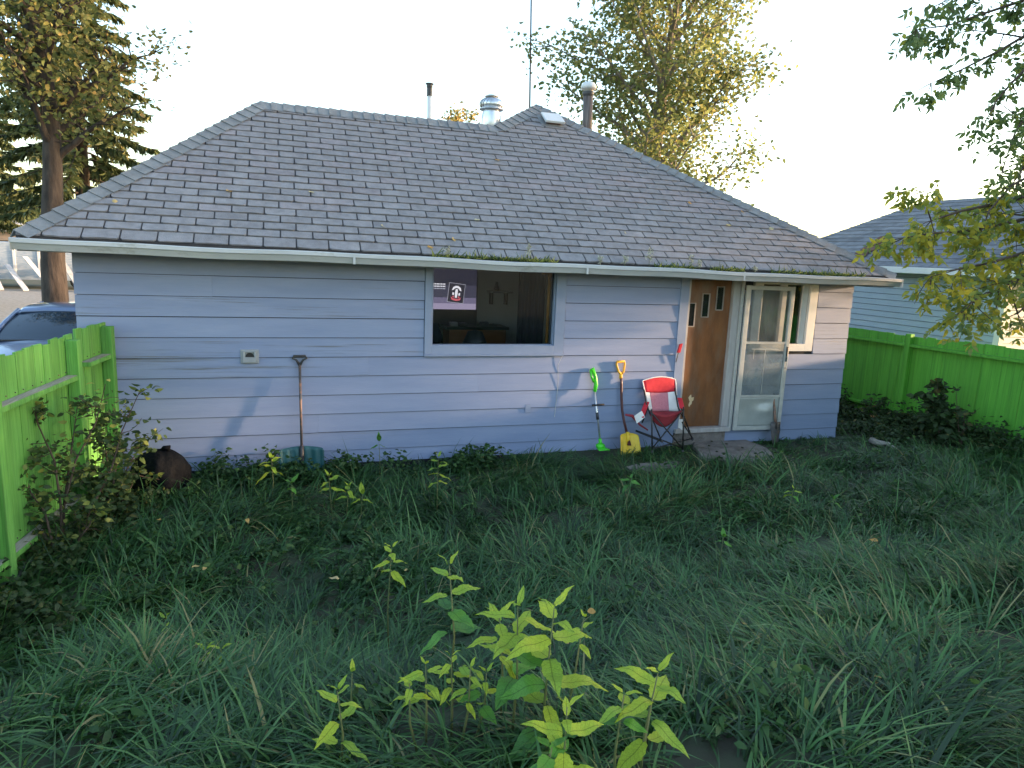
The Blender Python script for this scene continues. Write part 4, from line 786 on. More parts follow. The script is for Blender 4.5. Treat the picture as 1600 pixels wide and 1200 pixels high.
# box elder on the right: trunk out of view beyond the fence line, boughs hang into the picture
def build_boxelder():
    base = np.array([9.75, -2.15, 0.05]); tr = empty('box_elder_tree', base, 'box elder with yellowing leaves hanging in from the right edge', 'tree')
    r = random.Random(9); mb = MB(); tp = [base, base+np.array([0.05, 0.02, 1.4]), base+np.array([0.2, -0.1, 3.0]), base+np.array([0.1, 0.1, 5.0]), base+np.array([0.3, 0.0, 7.5])]; mb.tube(tp, [0.2, 0.17, 0.14, 0.10, 0.04], 12); mb.build('trunk', M['bark'], tr, True)
    bm = MB(); pts_all = []
    # boughs seen in the picture: pixel paths with distance
    boughs = [[(1660, 330, 8.3), (1590, 345, 7.8), (1520, 360, 7.4), (1450, 365, 7.1), (1412, 372, 7.0)],
              [(1660, 380, 8.3), (1600, 395, 7.8), (1550, 410, 7.4), (1500, 420, 7.2), (1455, 432, 7.0)],
              [(1640, 300, 8.2), (1560, 318, 7.7), (1500, 330, 7.5), (1455, 345, 7.3), (1440, 300, 7.2)],
              [(1660, 400, 8.3), (1600, 430, 7.7), (1560, 452, 7.4), (1520, 470, 7.2), (1508, 486, 7.1)],
              [(1680, 250, 8.6), (1620, 270, 8.0), (1580, 290, 7.6), (1545, 330, 7.4), (1530, 372, 7.3)],
              [(1680, -40, 8.9), (1600, 0, 8.2), (1540, 20, 7.7), (1480, 40, 7.4), (1432, 46, 7.2)],
              [(1700, 20, 8.9), (1620, 45, 8.2), (1560, 80, 7.8), (1500, 110, 7.5), (1455, 130, 7.3)],
              [(1690, 60, 8.9), (1620, 90, 8.2), (1580, 130, 7.8), (1555, 160, 7.6), (1540, 190, 7.5)],
              [(1680, 140, 8.8), (1630, 165, 8.2), (1600, 185, 7.9), (1585, 210, 7.7), (1570, 255, 7.6)],
              [(1690, -30, 8.8), (1630, -60, 8.3), (1560, -40, 7.9), (1510, -20, 7.6), (1470, 5, 7.4)],
              [(1690, 180, 8.8), (1640, 200, 8.2), (1610, 235, 8.0), (1598, 262, 7.9), (1590, 285, 7.8)],
              [(1680, 440, 8.5), (1640, 450, 8.0), (1610, 470, 7.7), (1590, 490, 7.5), (1575, 440, 7.3)]]
    dens = [26, 26, 24, 22, 15, 20, 13, 14, 13, 18, 11, 11]; yel = [0.24, 0.24, 0.2, 0.08, 0.16, -0.25, -0.2, -0.25, -0.2, -0.28, -0.1, 0.0]
    parts = []
    def leaves_on(P_, n, yl, sd=0.09):
        s = RNG.uniform(0.18, 1, n); m = len(P_)-1; idx = np.minimum((s*m).astype(int), m-1); fr = (s*m-idx)[:, None]; pos = P_[idx]*(1-fr)+P_[idx+1]*fr+RNG.normal(0, sd, (n, 3))*np.array([1, 1, 0.7])
        # pinnate: three to five leaflets on a drooping stalk
        for q in range(5):
            st = nrmz(rdir(n, -0.9, 0.1)+np.array([-0.3, 0, -0.35])); side = nrmz(np.cross(st, rdir(n)))
            if q == 0: stalk, sd0 = st, side
            off = [1.0, 0.75, 0.75, 0.4, 0.4][q]; sg = [0, 1, -1, 1, -1][q]
            ax = stalk*(1.0 if q == 0 else 0.45)+sd0*sg*0.9+RNG.normal(0, 0.12, (n, 3))+np.array([0, 0, -0.25])
            t = np.clip(0.42+yl+RNG.normal(0, 0.2, n), 0, 1)
            parts.append(leaf_cloud(pos+stalk*0.12*off, ax, rdir(n), RNG.uniform(0.06, 0.105, n), RNG.uniform(0.033, 0.055, n), t, 0.25))
    for b, dn, yl in zip(boughs, dens, yel):
        P_ = np.array([at(*q) for q in b]); start = tp[2]+np.array([0, 0, (P_[0][2]-3)*0.5]) if P_[0][2] < 4.2 else tp[3]
        pts = [start, (start+P_[0])/2+np.array([0, 0, 0.15])]+list(P_)
        bm.tube(pts, [0.06, 0.045, 0.03, 0.02, 0.014, 0.009, 0.004], 5, False); leaves_on(P_, dn, yl)
        for k in range(1, 5):
            for _ in range(3):
                d = (P_[k]-P_[k-1]); d = d/np.linalg.norm(d)*0.5+np.array([r.uniform(-0.7, 0.7), r.uniform(-0.7, 0.7), r.uniform(-0.8, 0.15)])
                tw = np.array(limb_path(P_[k], d, r.uniform(0.15, 0.42), 3, r, 0.15, -0.08)); bm.tube(tw, [0.006, 0.005, 0.004, 0.002], 4, False); leaves_on(tw, max(3, dn//4), yl, 0.05)
    bm.build('boughs', M['twig'], tr, True); cloud_obj('hanging_leaves', parts, M['maple'], tr)
    # the rest of the crown, over and beyond the fence
    tips = []
    bm2 = MB()
    for i in range(70):
        a = r.uniform(0, 6.28); z = r.uniform(2.2, 7.2); L = r.uniform(1.0, 2.7); d = (math.cos(a), math.sin(a), r.uniform(0.0, 0.6)); st = base+np.array([0.12, 0, min(z, 6.5)])
        pts = limb_path(st, d, L, 5, r, 0.15, 0.0); bm2.tube(pts, [0.04, 0.03, 0.02, 0.015, 0.01, 0.005], 5, False); tips += pts[2:]
        for k in (2, 3, 4): tw = limb_path(pts[k], (r.uniform(-1, 1), r.uniform(-1, 1), r.uniform(-.5, .5)), 0.6, 3, r, 0.2, -0.03); bm2.tube(tw, [0.008, 0.006, 0.004, 0.002], 4, False); tips += tw[1:]
    tips = np.array(tips); d = tips-CAM; px = 800+FPX*(d@CR)/(d@CF); dep = d@CF; tips = tips[((px > 1625) | (dep < 0.3)) & (tips[:, 2] > 2.35-0.25*(tips[:, 1]+2.2))]
    bm2.build('limbs', M['bark'], tr, True); n = 26000; k = RNG.integers(0, len(tips), n)
    cloud_obj('crown', [leaf_cloud(tips[k]+RNG.normal(0, 0.17, (n, 3)), rdir(n, -.9, .3), rdir(n), 0.10, 0.05, np.clip(RNG.normal(0.4, 0.18, n), 0, 1))], M['maple'], tr)
build_boxelder()
deciduous('yard_tree', 'leafy tree outside the picture, beyond the right fence nearest the house line', (16.3, -2.6, 0), (16.4, -2.6, 9.5), 0.25, 52, 26000, 0.17, M['birch'], M['bark'], 77, 0.42, 2.9, up=0.35, clump=0.35, group='trees outside the picture on the right')  # unseen crown shaped to throw shade on the upper wall and roof
deciduous('yard_tree', 'leafy tree outside the picture, beyond the right fence farther along the yard', (15.2, -6.3, 0), (15.2, -6.2, 9.0), 0.25, 46, 15000, 0.17, M['birch'], M['bark'], 78, 0.22, 2.9, up=0.35, clump=0.35, group='trees outside the picture on the right')  # second unseen tree, its lower crown added to deepen the shade
for i_, yy in enumerate((-4.3, -5.8, -7.3, -8.8, -10.3)):  # unseen shrubs added to keep sun off the foreground grass
    deciduous('hedge_shrub', ['hedge shrub outside the picture, first behind the right fence', 'hedge shrub outside the picture, second along the right fence', 'hedge shrub outside the picture, third along the right fence', 'hedge shrub outside the picture, fourth along the right fence', 'hedge shrub outside the picture, fifth along the right fence'][i_], (11.4, yy, 0), (11.4, yy, 2.9+0.3*math.sin(i_*2)), 0.06, 26, 5200, 0.12, M['birch'], M['bark'], 90+i_, 0.06, 1.05, cat='shrub', up=0.6, clump=0.22, group='hedge behind the right fence')

# ================================================================== CAR
def build_car():
    cx, yf = -3.32, 2.75
    car = empty('parked_car', (cx, yf+2.2, 0), 'blue-grey sedan parked behind the left fence, windscreen facing the yard', 'car')
    # body sections along y (from the nose): (y, half width, z low, z belt, z top of the deck)
    def sect(y, w_, zl, zs, zt): return [(cx-w_*0.96, y, zl), (cx-w_, y, zl+0.22), (cx-w_, y, zs-0.08), (cx-w_*0.95, y, zs), (cx-w_*0.6, y, zt), (cx, y, zt+0.015), (cx+w_*0.6, y, zt), (cx+w_*0.95, y, zs), (cx+w_, y, zs-0.08), (cx+w_, y, zl+0.22), (cx+w_*0.96, y, zl)]
    S = [(0.0, 0.70, 0.32, 0.58, 0.62), (0.12, 0.80, 0.24, 0.68, 0.74), (0.5, 0.86, 0.20, 0.80, 0.87), (1.05, 0.88, 0.20, 0.89, 0.96), (1.35, 0.89, 0.20, 0.93, 1.00), (2.3, 0.89, 0.20, 0.94, 0.98), (3.3, 0.88, 0.20, 0.95, 0.99), (3.6, 0.87, 0.20, 0.96, 1.02), (4.2, 0.84, 0.24, 0.95, 1.00), (4.45, 0.76, 0.32, 0.80, 0.86)]
    mb = MB(); rows = [sect(yf+s[0], *s[1:]) for s in S]; mb.sheet(rows); n = 11
    mb.add(rows[0], [tuple(range(n))]); mb.add(rows[-1], [tuple(reversed(range(n)))])
    body = mb.build('body', M['carpaint'], car, True); sb = body.modifiers.new('sub', 'SUBSURF'); sb.levels = 2; sb.render_levels = 2
    # cabin: windscreen base, roof front, roof rear, rear glass base
    def cs(y, w_, z): return y+yf, w_, z
    B0, T0, T1, B1 = (1.32, 0.76, 0.985), (2.12, 0.58, 1.395), (3.15, 0.58, 1.39), (3.85, 0.72, 1.0)
    mb = MB(); rows = []
    for y, z, w_ in ((1.98, 1.355, 0.60), (2.18, 1.405, 0.60), (2.6, 1.425, 0.61), (3.1, 1.405, 0.60), (3.28, 1.36, 0.59)):
        rows.append([(cx-w_, y+yf, z-0.03), (cx-w_*0.9, y+yf, z), (cx-w_*0.4, y+yf, z+0.018), (cx+w_*0.4, y+yf, z+0.018), (cx+w_*0.9, y+yf, z), (cx+w_, y+yf, z-0.03)])
    mb.sheet(rows, 0.03, (0, 0, -1)); mb.build('roof', M['carpaint'], car, True)
    def pane(name, q): mb = MB(); mb.add(q, [(0, 1, 2, 3)]); return mb.build(name, M['carglass'], car)
    ws = []
    for f in np.linspace(0, 1, 6):
        y = 1.30+(1.99-1.30)*f; z = 0.99+(1.36-0.99)*f+0.02*math.sin(math.pi*f); w_ = 0.76+(0.59-0.76)*f
        ws.append([(cx+w_*u, yf+y+0.10*u*u, z-0.01*u*u) for u in np.linspace(-1, 1, 9)])
    mb = MB(); mb.sheet(ws); wsn = mb.build('windscreen', M['carglass'], car, True)
    for s in (-1, 1):
        pane('side_window', [(cx+s*0.80, yf+1.5, 0.97), (cx+s*0.80, yf+3.55, 0.99), (cx+s*0.60, yf+3.2, 1.355), (cx+s*0.60, yf+2.05, 1.36)])
        mb = MB(); mb.tube([(cx+s*0.78, yf+1.36, 0.98), (cx+s*0.70, yf+1.75, 1.20), (cx+s*0.60, yf+2.07, 1.365)], 0.032, 6); mb.build('pillar', M['carpaint'], car, True)
        mb = MB(); mb.tube([(cx+s*0.60, yf+3.2, 1.365), (cx+s*0.78, yf+3.75, 1.0)], 0.05, 6); mb.build('pillar', M['carpaint'], car, True)
        mb = MB(); mb.hexa([(cx+s*0.88, yf+1.62, 0.98), (cx+s*1.06, yf+1.64, 0.99), (cx+s*1.06, yf+1.76, 0.99), (cx+s*0.88, yf+1.74, 0.98), (cx+s*0.88, yf+1.62, 1.08), (cx+s*1.05, yf+1.64, 1.10), (cx+s*1.05, yf+1.76, 1.10), (cx+s*0.88, yf+1.74, 1.08)]); mb.build('mirror', M['carpaint'], car, bevel=0.02)
        mb = MB(); mb.hexa([(cx+s*0.42, yf+0.02, 0.56), (cx+s*0.76, yf+0.10, 0.58), (cx+s*0.78, yf+0.30, 0.60), (cx+s*0.42, yf+0.16, 0.58), (cx+s*0.42, yf+0.04, 0.67), (cx+s*0.78, yf+0.14, 0.70), (cx+s*0.80, yf+0.34, 0.76), (cx+s*0.42, yf+0.2, 0.73)]); mb.build('headlight', M['galv'], car, bevel=0.02)
        for y in (0.85, 3.5):
            mb = MB(); mb.lathe([(0.16, -0.1), (0.29, -0.1), (0.315, -0.06), (0.315, 0.06), (0.29, 0.1), (0.16, 0.1)], (cx+s*0.80, yf+y, 0.315), 24, (1, 0, 0)); wl = mb.build('wheel', M['tyre'], car, True)
            mb = MB(); mb.lathe([(0.05, 0.11*s), (0.18, 0.09*s), (0.19, 0.0)], (cx+s*0.80, yf+y, 0.315), 16, (1, 0, 0)); mb.build('rim', M['galv'], wl)
    pane('rear_window', [(cx-0.7, yf+3.8, 1.0), (cx+0.7, yf+3.8, 1.0), (cx+0.56, yf+3.2, 1.36), (cx-0.56, yf+3.2, 1.36)])
    mb = MB(); mb.box((cx-0.72, yf+1.27, 0.972), (cx+0.72, yf+1.33, 0.992)); mb.build('cowl', M['black'], car)
    mb = MB(); mb.box((cx-0.38, yf-0.02, 0.48), (cx+0.38, yf+0.04, 0.62)); mb.build('grille', M['black'], car)
build_car()

# ================================================================== FAR LEFT YARD
def build_far():
    r = random.Random(4); c = at_z(35, 452, 0.05)
    labs = ['leftmost pale plank of the heap by the gravel', 'second pale plank from the left in the heap', 'third pale plank from the left in the heap', 'fourth pale plank from the left in the heap', 'fifth pale plank from the left in the heap', 'sixth pale plank from the left in the heap', 'seventh pale plank from the left, near the thick trunk', 'eighth pale plank, right end of the heap']
    for i in range(8):
        x = c[0]-2.4+i*0.75; mb = MB(); mb.bar((x, c[1]+1.2, 1.25+r.uniform(-.2, .25)), (x+1.2+r.uniform(-0.3, 0.5), c[1]-0.6, 0.05), 0.22, 0.05); tag(mb.build('plank', M['plank']), labs[i], 'plank', 'planks in the heap')
    q = at(38, 430, 33); mb = MB(); pts = []
    sd = empty('storage_trailer', (q[0], q[1], 0), 'pale blue and white trailer behind the plank heap', 'trailer')
    mb = MB(); mb.box((q[0]-2.5, q[1], 0.4), (q[0]+3.4, q[1]+2.2, 2.1)); mb.build('body', M['bluewhite'], sd)
    for k in range(6): mb = MB(); mb.box((q[0]-2.4+k*1.0, q[1]-0.04, 0.5), (q[0]-2.3+k*1.0, q[1]-0.002, 2.0)); mb.build('rib', M['white'], sd)
    for k in (-1.5, 2.2): mb = MB(); mb.lathe([(0.3, -0.1), (0.36, -0.06), (0.36, 0.06), (0.3, 0.1)], (q[0]+k, q[1]+0.1, 0.36), 14, (0, 1, 0)); mb.build('wheel', M['tyre'], sd)
    b = at(5, 400, 48); h = empty('distant_house', (b[0], b[1], 0), 'tan house far off at the left edge', 'house')
    mb = MB(); mb.box((b[0]-6, b[1], 0), (b[0]+2.2, b[1]+7, 2.6)); mb.build('wall', M['brown_wall'], h)
    mb = MB(); mb.prism([(b[0]-6.4, b[1]-0.4, 2.6), (b[0]+2.6, b[1]-0.4, 2.6), (b[0]-1.9, b[1]-0.4, 3.7)], (0, 7.8, 0)); mb.build('roof', M['plank'], h)
    mb = MB(); mb.box((b[0]-0.4, b[1]-0.03, 0.9), (b[0]+0.9, b[1]-0.002, 2.0)); mb.build('window', M['lite'], h)
build_far()

# ================================================================== TOOLS AND CHAIR BY THE WALL
def build_tools():
    # dark-handled snow shovel with a teal blade
    g = at_y(468, 556, -0.03); b = at_y(472, 700, -0.16); base = at_y(472, 735, -0.2)
    sh = empty('snow_shovel', (base[0], -0.2, base[2]), 'snow shovel with teal blade and long dark handle leaning on the wall', 'shovel')
    top = np.array([g[0], -0.045, g[2]]); low = np.array([base[0], -0.20, base[2]+0.16])
    neck = top+(low-top)*0.075
    mb = MB(); mb.tube([neck, low], 0.0145, 10); mb.build('handle', M['shaft'], sh, True)
    mb = MB(); s = np.array([1, 0, 0]); mb.tube([neck-np.array([0, 0, 0.02]), neck+s*0.035+np.array([0, 0, 0.04]), top+s*0.075+np.array([0, 0, -0.025]), top+s*0.06, top-s*0.06, top-s*0.075+np.array([0, 0, -0.025]), neck-s*0.035+np.array([0, 0, 0.04]), neck-np.array([0, 0, 0.02])], [0.016]+[0.011]*2+[0.014]*2+[0.011]*2+[0.016], 8); mb.build('grip', M['darkgrey'], sh, True)
    rows = []; bw = 0.235
    for i in range(9):
        f = i/8; z = base[2]+0.27-0.37*f; y = -0.175-0.05*f; rows.append([(base[0]+u*bw*(1-0.06*(abs(u) > 0.95)*(i in (0,))), y-0.05*(1-u*u)*0+0.05*(u*u)*-1+0.012*math.cos(u*15)*(1 if 0 < i < 8 else 0), z-0.02*u*u*(i == 0)) for u in np.linspace(-1, 1, 21)])
    mb = MB(); mb.sheet(rows, 0.006, (0, 1, 0)); mb.build('blade', M['teal'], sh, True)
    mb = MB(); mb.tube([low+np.array([0, 0, 0.12]), low, low-np.array([0, 0.02, 0.14])], [0.022, 0.026, 0.015], 8); mb.build('socket', M['darkgrey'], sh, True)
    # string trimmer
    tp = at_y(925, 576, -0.05); bt = at_y(939, 700, -0.22); st = empty('string_trimmer', (bt[0], -0.22, bt[2]), 'lime green string trimmer with silver shaft leaning by the wall', 'trimmer')
    tp = np.array(tp); bt = np.array(bt); d = bt-tp; L = np.linalg.norm(d); d /= L
    mb = MB(); mb.tube([tp+d*L*0.26, tp+d*L*0.92], 0.012, 10); mb.build('shaft', M['galv'], st, True)
    sx = np.array([1, 0, 0.0])
    mb = MB(); mb.tube([tp+d*0.02-sx*0.02, tp+d*0.0+sx*0.005, tp+d*0.10+sx*0.035, tp+d*0.20+sx*0.03, tp+d*0.29], [0.018, 0.026, 0.02, 0.026, 0.022], 10); mb.tube([tp+d*0.02-sx*0.02, tp+d*0.10-sx*0.02, tp+d*0.17+sx*0.008], [0.018, 0.014, 0.02], 8); mb.build('motor_housing', M['lime'], st, True, )
    mb = MB(); c = tp+d*L*0.46; mb.tube([c-sx*0.055, c+sx*0.10+np.array([0, -0.02, 0.01])], 0.013, 8); mb.build('side_handle', M['black'], st, True)
    mb = MB(); c = tp+d*L*0.55; mb.tube([c, c+d*0.09], 0.02, 8); mb.build('adjuster', M['darkgrey'], st, True)
    mb = MB(); c = tp+d*L*0.88; mb.tube([c, c+d*0.09], [0.018, 0.026], 10); mb.lathe([(0.03, 0), (0.055, 0.02), (0.06, 0.06), (0.03, 0.08)], c+d*0.07-np.array([0, 0, 0.07]), 14); mb.prism([c+d*0.08+np.array(q) for q in ((-0.06, -0.1, -0.05), (0.09, -0.09, -0.05), (0.07, 0.03, -0.04), (-0.05, 0.03, -0.04))], (0, 0, 0.008)); mb.build('cutting_head', M['lime'], st, True)
    # yellow scoop shovel with bent maroon handle
    pts = [(970, 588, -0.05), (971, 600, -0.06), (971, 620, -0.07), (972, 640, -0.09), (975, 658, -0.12), (980, 678, -0.18)]
    P_ = [at_y(x, y, q) for x, y, q in pts]; bp = at_y(981, 708, -0.27)
    ys = empty('bent_shovel', (bp[0], -0.27, bp[2]), 'yellow shovel with bent maroon handle leaning between trimmer and chair', 'shovel')
    mb = MB(); mb.tube(P_, 0.0165, 10); mb.build('handle', M['maroonpole'], ys, True)
    n0 = P_[0]; t0 = at_y(970, 565, -0.045); mb = MB(); u = np.array([0, 0, 1.0])
    mb.tube([n0-u*0.03, n0+u*0.03], [0.019, 0.022], 10); mb.tube([n0+u*0.03, n0+u*0.06+sx*0.035, t0+sx*0.058-u*0.03, t0+sx*0.05, t0-sx*0.05, t0-sx*0.058-u*0.03, n0+u*0.06-sx*0.035, n0+u*0.03], [0.019, 0.014, 0.013, 0.016, 0.016, 0.013, 0.014, 0.019], 8); mb.build('grip', M['orange'], ys, True)
    rows = []; c = P_[-1]; bl = at_y(981, 722, -0.30)
    for i in range(9):
        f = i/8; z = c[2]+0.015+(bl[2]-c[2]-0.03)*f; y = -0.185-0.13*f; hw = 0.125+0.03*f
        rows.append([(c[0]+(0.01*f)+uu*hw, y-0.05*uu*uu*(1-0.3*f)+0.006*math.cos(uu*9), z-(0.02*uu*uu if i == 0 else 0)+(-0.012*abs(uu) if i == 8 else 0)) for uu in np.linspace(-1, 1, 15)])
    mb = MB(); mb.sheet(rows, 0.006, (0, 1, 0)); blade = mb.build('blade', M['yellow'], ys, True)
    mb = MB(); mb.tube([P_[-1]+u*0.03-np.array([0, .01, 0]), P_[-1]-u*0.06-np.array([0, 0.035, 0]), P_[-1]-u*0.13-np.array([0, 0.05, 0])], [0.022, 0.026, 0.012], 8); mb.build('socket', M['yellow'], ys, True)
    mb = MB(); q = P_[-1]-u*0.10-np.array([0, 0.075, 0]); mb.prism([q+np.array(k) for k in ((-0.02, 0, -0.03), (0.03, 0, -0.035), (0.02, 0, 0.0), (0.006, 0, 0.035), (-0.015, 0, 0.01))], (0, 0.02, 0)); mb.build('worn_decal', M['maroonpole'], ys)
    # spade standing below the storm door
    a = at_y(1209, 640, -0.13); b = at_y(1211, 694, -0.2); sp_ = empty('garden_spade', (b[0], -0.2, b[2]), 'dark spade standing at the foot of the storm door', 'spade')
    mb = MB(); mb.tube([a+np.array([0, 0.03, 0.22]), a+np.array([0, 0, 0.0])], 0.013, 8); mb.build('handle', M['shaft'], sp_, True)
    rows = [[(b[0]+uu*0.075*(1-0.35*max(0, f-0.6)/0.4), -0.15-0.05*f-0.015*(1-uu*uu), a[2]-(a[2]-b[2])*f) for uu in np.linspace(-1, 1, 7)] for f in np.linspace(0.35, 1, 6)]
    mb = MB(); mb.sheet(rows, 0.004, (0, 1, 0)); mb.build('blade', M['shaft'], sp_, True)
    mb = MB(); mb.tube([a+np.array([0, 0, 0.05]), np.array([b[0], -0.185, a[2]-(a[2]-b[2])*0.55])], [0.017, 0.02], 8); mb.build('socket', M['shaft'], sp_, True)
    # red brush hung at the door jamb
    q0 = at_y(1064, 536, -0.05); q1 = at_y(1061, 551, -0.05); q2 = at_y(1056, 566, -0.045); br = empty('hand_brush', q1, 'small red brush hanging beside the door jamb', 'brush')
    mb = MB(); mb.hexa([q1+np.array(v) for v in ((-0.03, -0.012, 0), (0.015, -0.012, 0), (0.015, 0.012, 0), (-0.03, 0.012, 0), (-0.005, -0.012, 0.11), (0.04, -0.012, 0.12), (0.04, 0.012, 0.12), (-0.005, 0.012, 0.11))]); mb.build('head', M['red'], br, bevel=0.005)
    mb = MB(); mb.tube([q1+np.array([-0.005, 0, 0.01]), q2], [0.006, 0.005], 6); mb.build('handle', M['darkgrey'], br, True)
build_tools()
def build_chair():
    # folding camp chair facing the yard
    def W(px, py, y): return at_y(px, py, y)
    Fl, Fr = W(1019, 706, -0.50), W(1067, 705, -0.48); Bl, Br = W(993, 676, -0.16), W(1082, 687, -0.14)
    ch = empty('camp_chair', ((Fl+Fr+Bl+Br)/4), 'red and white folding camp chair standing left of the brown door', 'chair')
    Sl, Sr = W(1018, 642, -0.50), W(1068, 638, -0.48)
    Rl, Rr = W(1012, 630, -0.30), W(1060, 626, -0.28)
    Tl, Tr = W(1006, 597, -0.09), W(1054, 595, -0.07); Ml, Mr = W(1015, 640, -0.2), W(1058, 640, -0.2)
    z = np.array([0, 0, 1.0])
    def pole(name, pts, r=0.009, m=M['black']): mb = MB(); mb.tube(pts, r, 7); return mb.build(name, m, ch, True)
    gl = float(gh(Fl[0], Fl[1])); 
    pole('leg', [Sl+z*0.02, Fl]); pole('leg', [Sr+z*0.02, Fr])
    pole('back_post', [Tl-z*0.06, Rl-z*0.08, Bl*0.4+Rl*0.6-z*0.1]); pole('back_post', [Tr-z*0.06, Rr-z*0.08, Br*0.6+Rr*0.4])
    mid = W(1034, 690, -0.42)
    pole('cross_brace', [Fl+z*0.05, Sr-z*0.02]); pole('cross_brace', [Fr+z*0.03, Sl-z*0.02]); pole('cross_brace', [Bl+z*0.03, Fr+z*0.04]); pole('cross_brace', [Bl+z*0.02, mid]); pole('cross_brace', [Fl+z*0.04, Br+z*0.02]); pole('cross_brace', [Rr, Br]); pole('cross_brace', [Rl-z*0.05, mid]); pole('cross_brace', [Sr-z*0.18, Br+z*0.02])
    for q in (Fl, Fr, Br, mid): mb = MB(); mb.lathe([(0.016, -0.008), (0.018, 0.0), (0.012, 0.02)], q, 8); mb.build('foot', M['darkgrey'], ch)
    # back: curved panel between the posts, red top, pink mesh middle, white strip at the right
    def back(u, v): # u 0..1 left-right, v 0 top ..1 bottom
        L_ = Tl*(1-v)+Ml*v; R_ = Tr*(1-v)+Mr*v; p = L_*(1-u)+R_*u; bow = 4*u*(1-u); p = p+np.array([0, 0.05*bow*v-0.015*math.sin(v*3)*0, 0]); p[2] += 0.03*bow*(1-v)*(v < 0.3)*(1-v/0.3 if v < 0.3 else 0); return p
    def panel(name, u0, u1, v0, v1, m, par=ch, curve=0.0, off=0.0):
        rows = [[back(u0+(u1-u0)*i/10, v0+(v1-v0)*j/6+curve*(4*(i/10)*(1-i/10))*(j/6))+np.array([0, off, 0]) for i in range(11)] for j in range(7)]
        mb = MB(); mb.sheet(rows, 0.006, (0, 1, 0)); return mb.build(name, m, par, True)
    panel('headrest', -0.03, 1.03, -0.06, 0.36, M['red'], curve=0.05); panel('back_mesh', 0.12, 0.78, 0.40, 1.12, M['pink'], off=0.004); panel('back_strip', 0.76, 1.02, 0.34, 1.08, M['cloth_white'], off=0.001); panel('back_strip', -0.02, 0.13, 0.36, 1.02, M['cloth_white'], off=0.001)
    rim = [back(u, -0.06) for u in np.linspace(-0.03, 1.03, 11)]; rim = [back(-0.03, 0.5), back(-0.035, 0.2)]+rim+[back(1.035, 0.2), back(1.03, 0.5)]
    mb = MB(); mb.tube(rim, 0.008, 6); mb.build('piping', M['cloth_white'], ch, True)
    # seat sling
    rows = []
    for j in range(9):
        v = j/8; L_ = Sl*(1-v)+Ml*v; R_ = Sr*(1-v)+Mr*v; rows.append([(L_*(1-u)+R_*u)-z*(0.02+0.10*math.sin(math.pi*min(1, 0.25+v*0.75))*4*u*(1-u)) for u in np.linspace(0, 1, 13)])
    mb = MB(); mb.sheet(rows, 0.006, (0, 0, -1)); mb.build('seat', M['reddark'], ch, True)
    rows = []
    for j in range(6):
        v = j/5; rows.append([(Sl*(1-u)+Sr*u)-z*(0.02+0.045*4*u*(1-u)+v*(0.14*4*u*(1-u)+0.03))+np.array([0, 0.05*v, 0]) for u in np.linspace(0.02, 0.98, 13)])
    mb = MB(); mb.sheet(rows, 0.005, (0, 1, 0)); mb.build('seat_front', M['reddark'], ch, True)
    # arms
    a0 = W(1011, 628, -0.2); a1 = W(1002, 652, -0.47); mb = MB(); mb.bar(a0, a1, 0.06, 0.012); mb.build('armrest', M['red'], ch, bevel=0.004)
    a2 = W(1062, 622, -0.2); a3 = W(1066, 638, -0.47); mb = MB(); mb.bar(a2, a3, 0.06, 0.012); mb.build('armrest', M['red'], ch, bevel=0.004)
    q = [W(991, 650, -0.48), W(1003, 642, -0.46), W(1008, 652, -0.47), W(995, 662, -0.49)]; mb = MB(); mb.prism([q[3], q[2], q[1], q[0]], (0, 0.004, 0)); tgp = mb.build('care_label', M['cloth_white'], ch); tag(tgp, 'white care label hanging from the arm')
    mb = MB(); mb.tube([W(977, 648, -0.42), W(988, 650, -0.45), W(1000, 664, -0.46), W(1012, 672, -0.44)], [0.012, 0.02, 0.012, 0.01], 7); mb.build('arm_strap', M['reddark'], ch, True)
    mb = MB(); q = W(1062, 660, -0.46); mb.prism([W(1061, 655, -.44), W(1067, 655, -.44), W(1066, 672, -.44), W(1060, 668, -.44)], (0, 0.004, 0)); mb.build('hanging_flap', M['cloth_white'], ch)
build_chair()
def build_bag():
    c = np.array([-1.22, -0.38, 0.0]); rows = []; n, m = 40, 24
    for i in range(m+1):
        f = i/m; r_ = []
        for k in range(n+1):
            a = 2*math.pi*k/n; rad_ = max(0.004, 0.27*(1-max(0, (f-0.35)/0.65)**2.6)**0.5*(0.9+0.1*min(1, f*4)))*(1+0.05*math.sin(5*a+f*4)+0.05*math.sin(11*a-f*9)+0.03*math.sin(17*a+f*13)); z = 0.47*f+0.02*math.sin(7*a)*f*(1-f)
            r_.append((c[0]+rad_*math.cos(a), c[1]+rad_*0.85*math.sin(a), c[2]-0.02+z))
        rows.append(r_)
    mb = MB(); mb.sheet(rows); bag = empty('garbage_bag', c, 'crumpled black garbage bag between the rose bush and house wall', 'bag'); mb.build('sack', M['bag'], bag, True)
    mb = MB(); mb.tube([c+np.array([0.02, 0, 0.40]), c+np.array([0.05, -0.02, 0.47]), c+np.array([0.10, -0.03, 0.46])], [0.04, 0.02, 0.035], 8); mb.build('knot', M['bag'], bag, True)
build_bag()
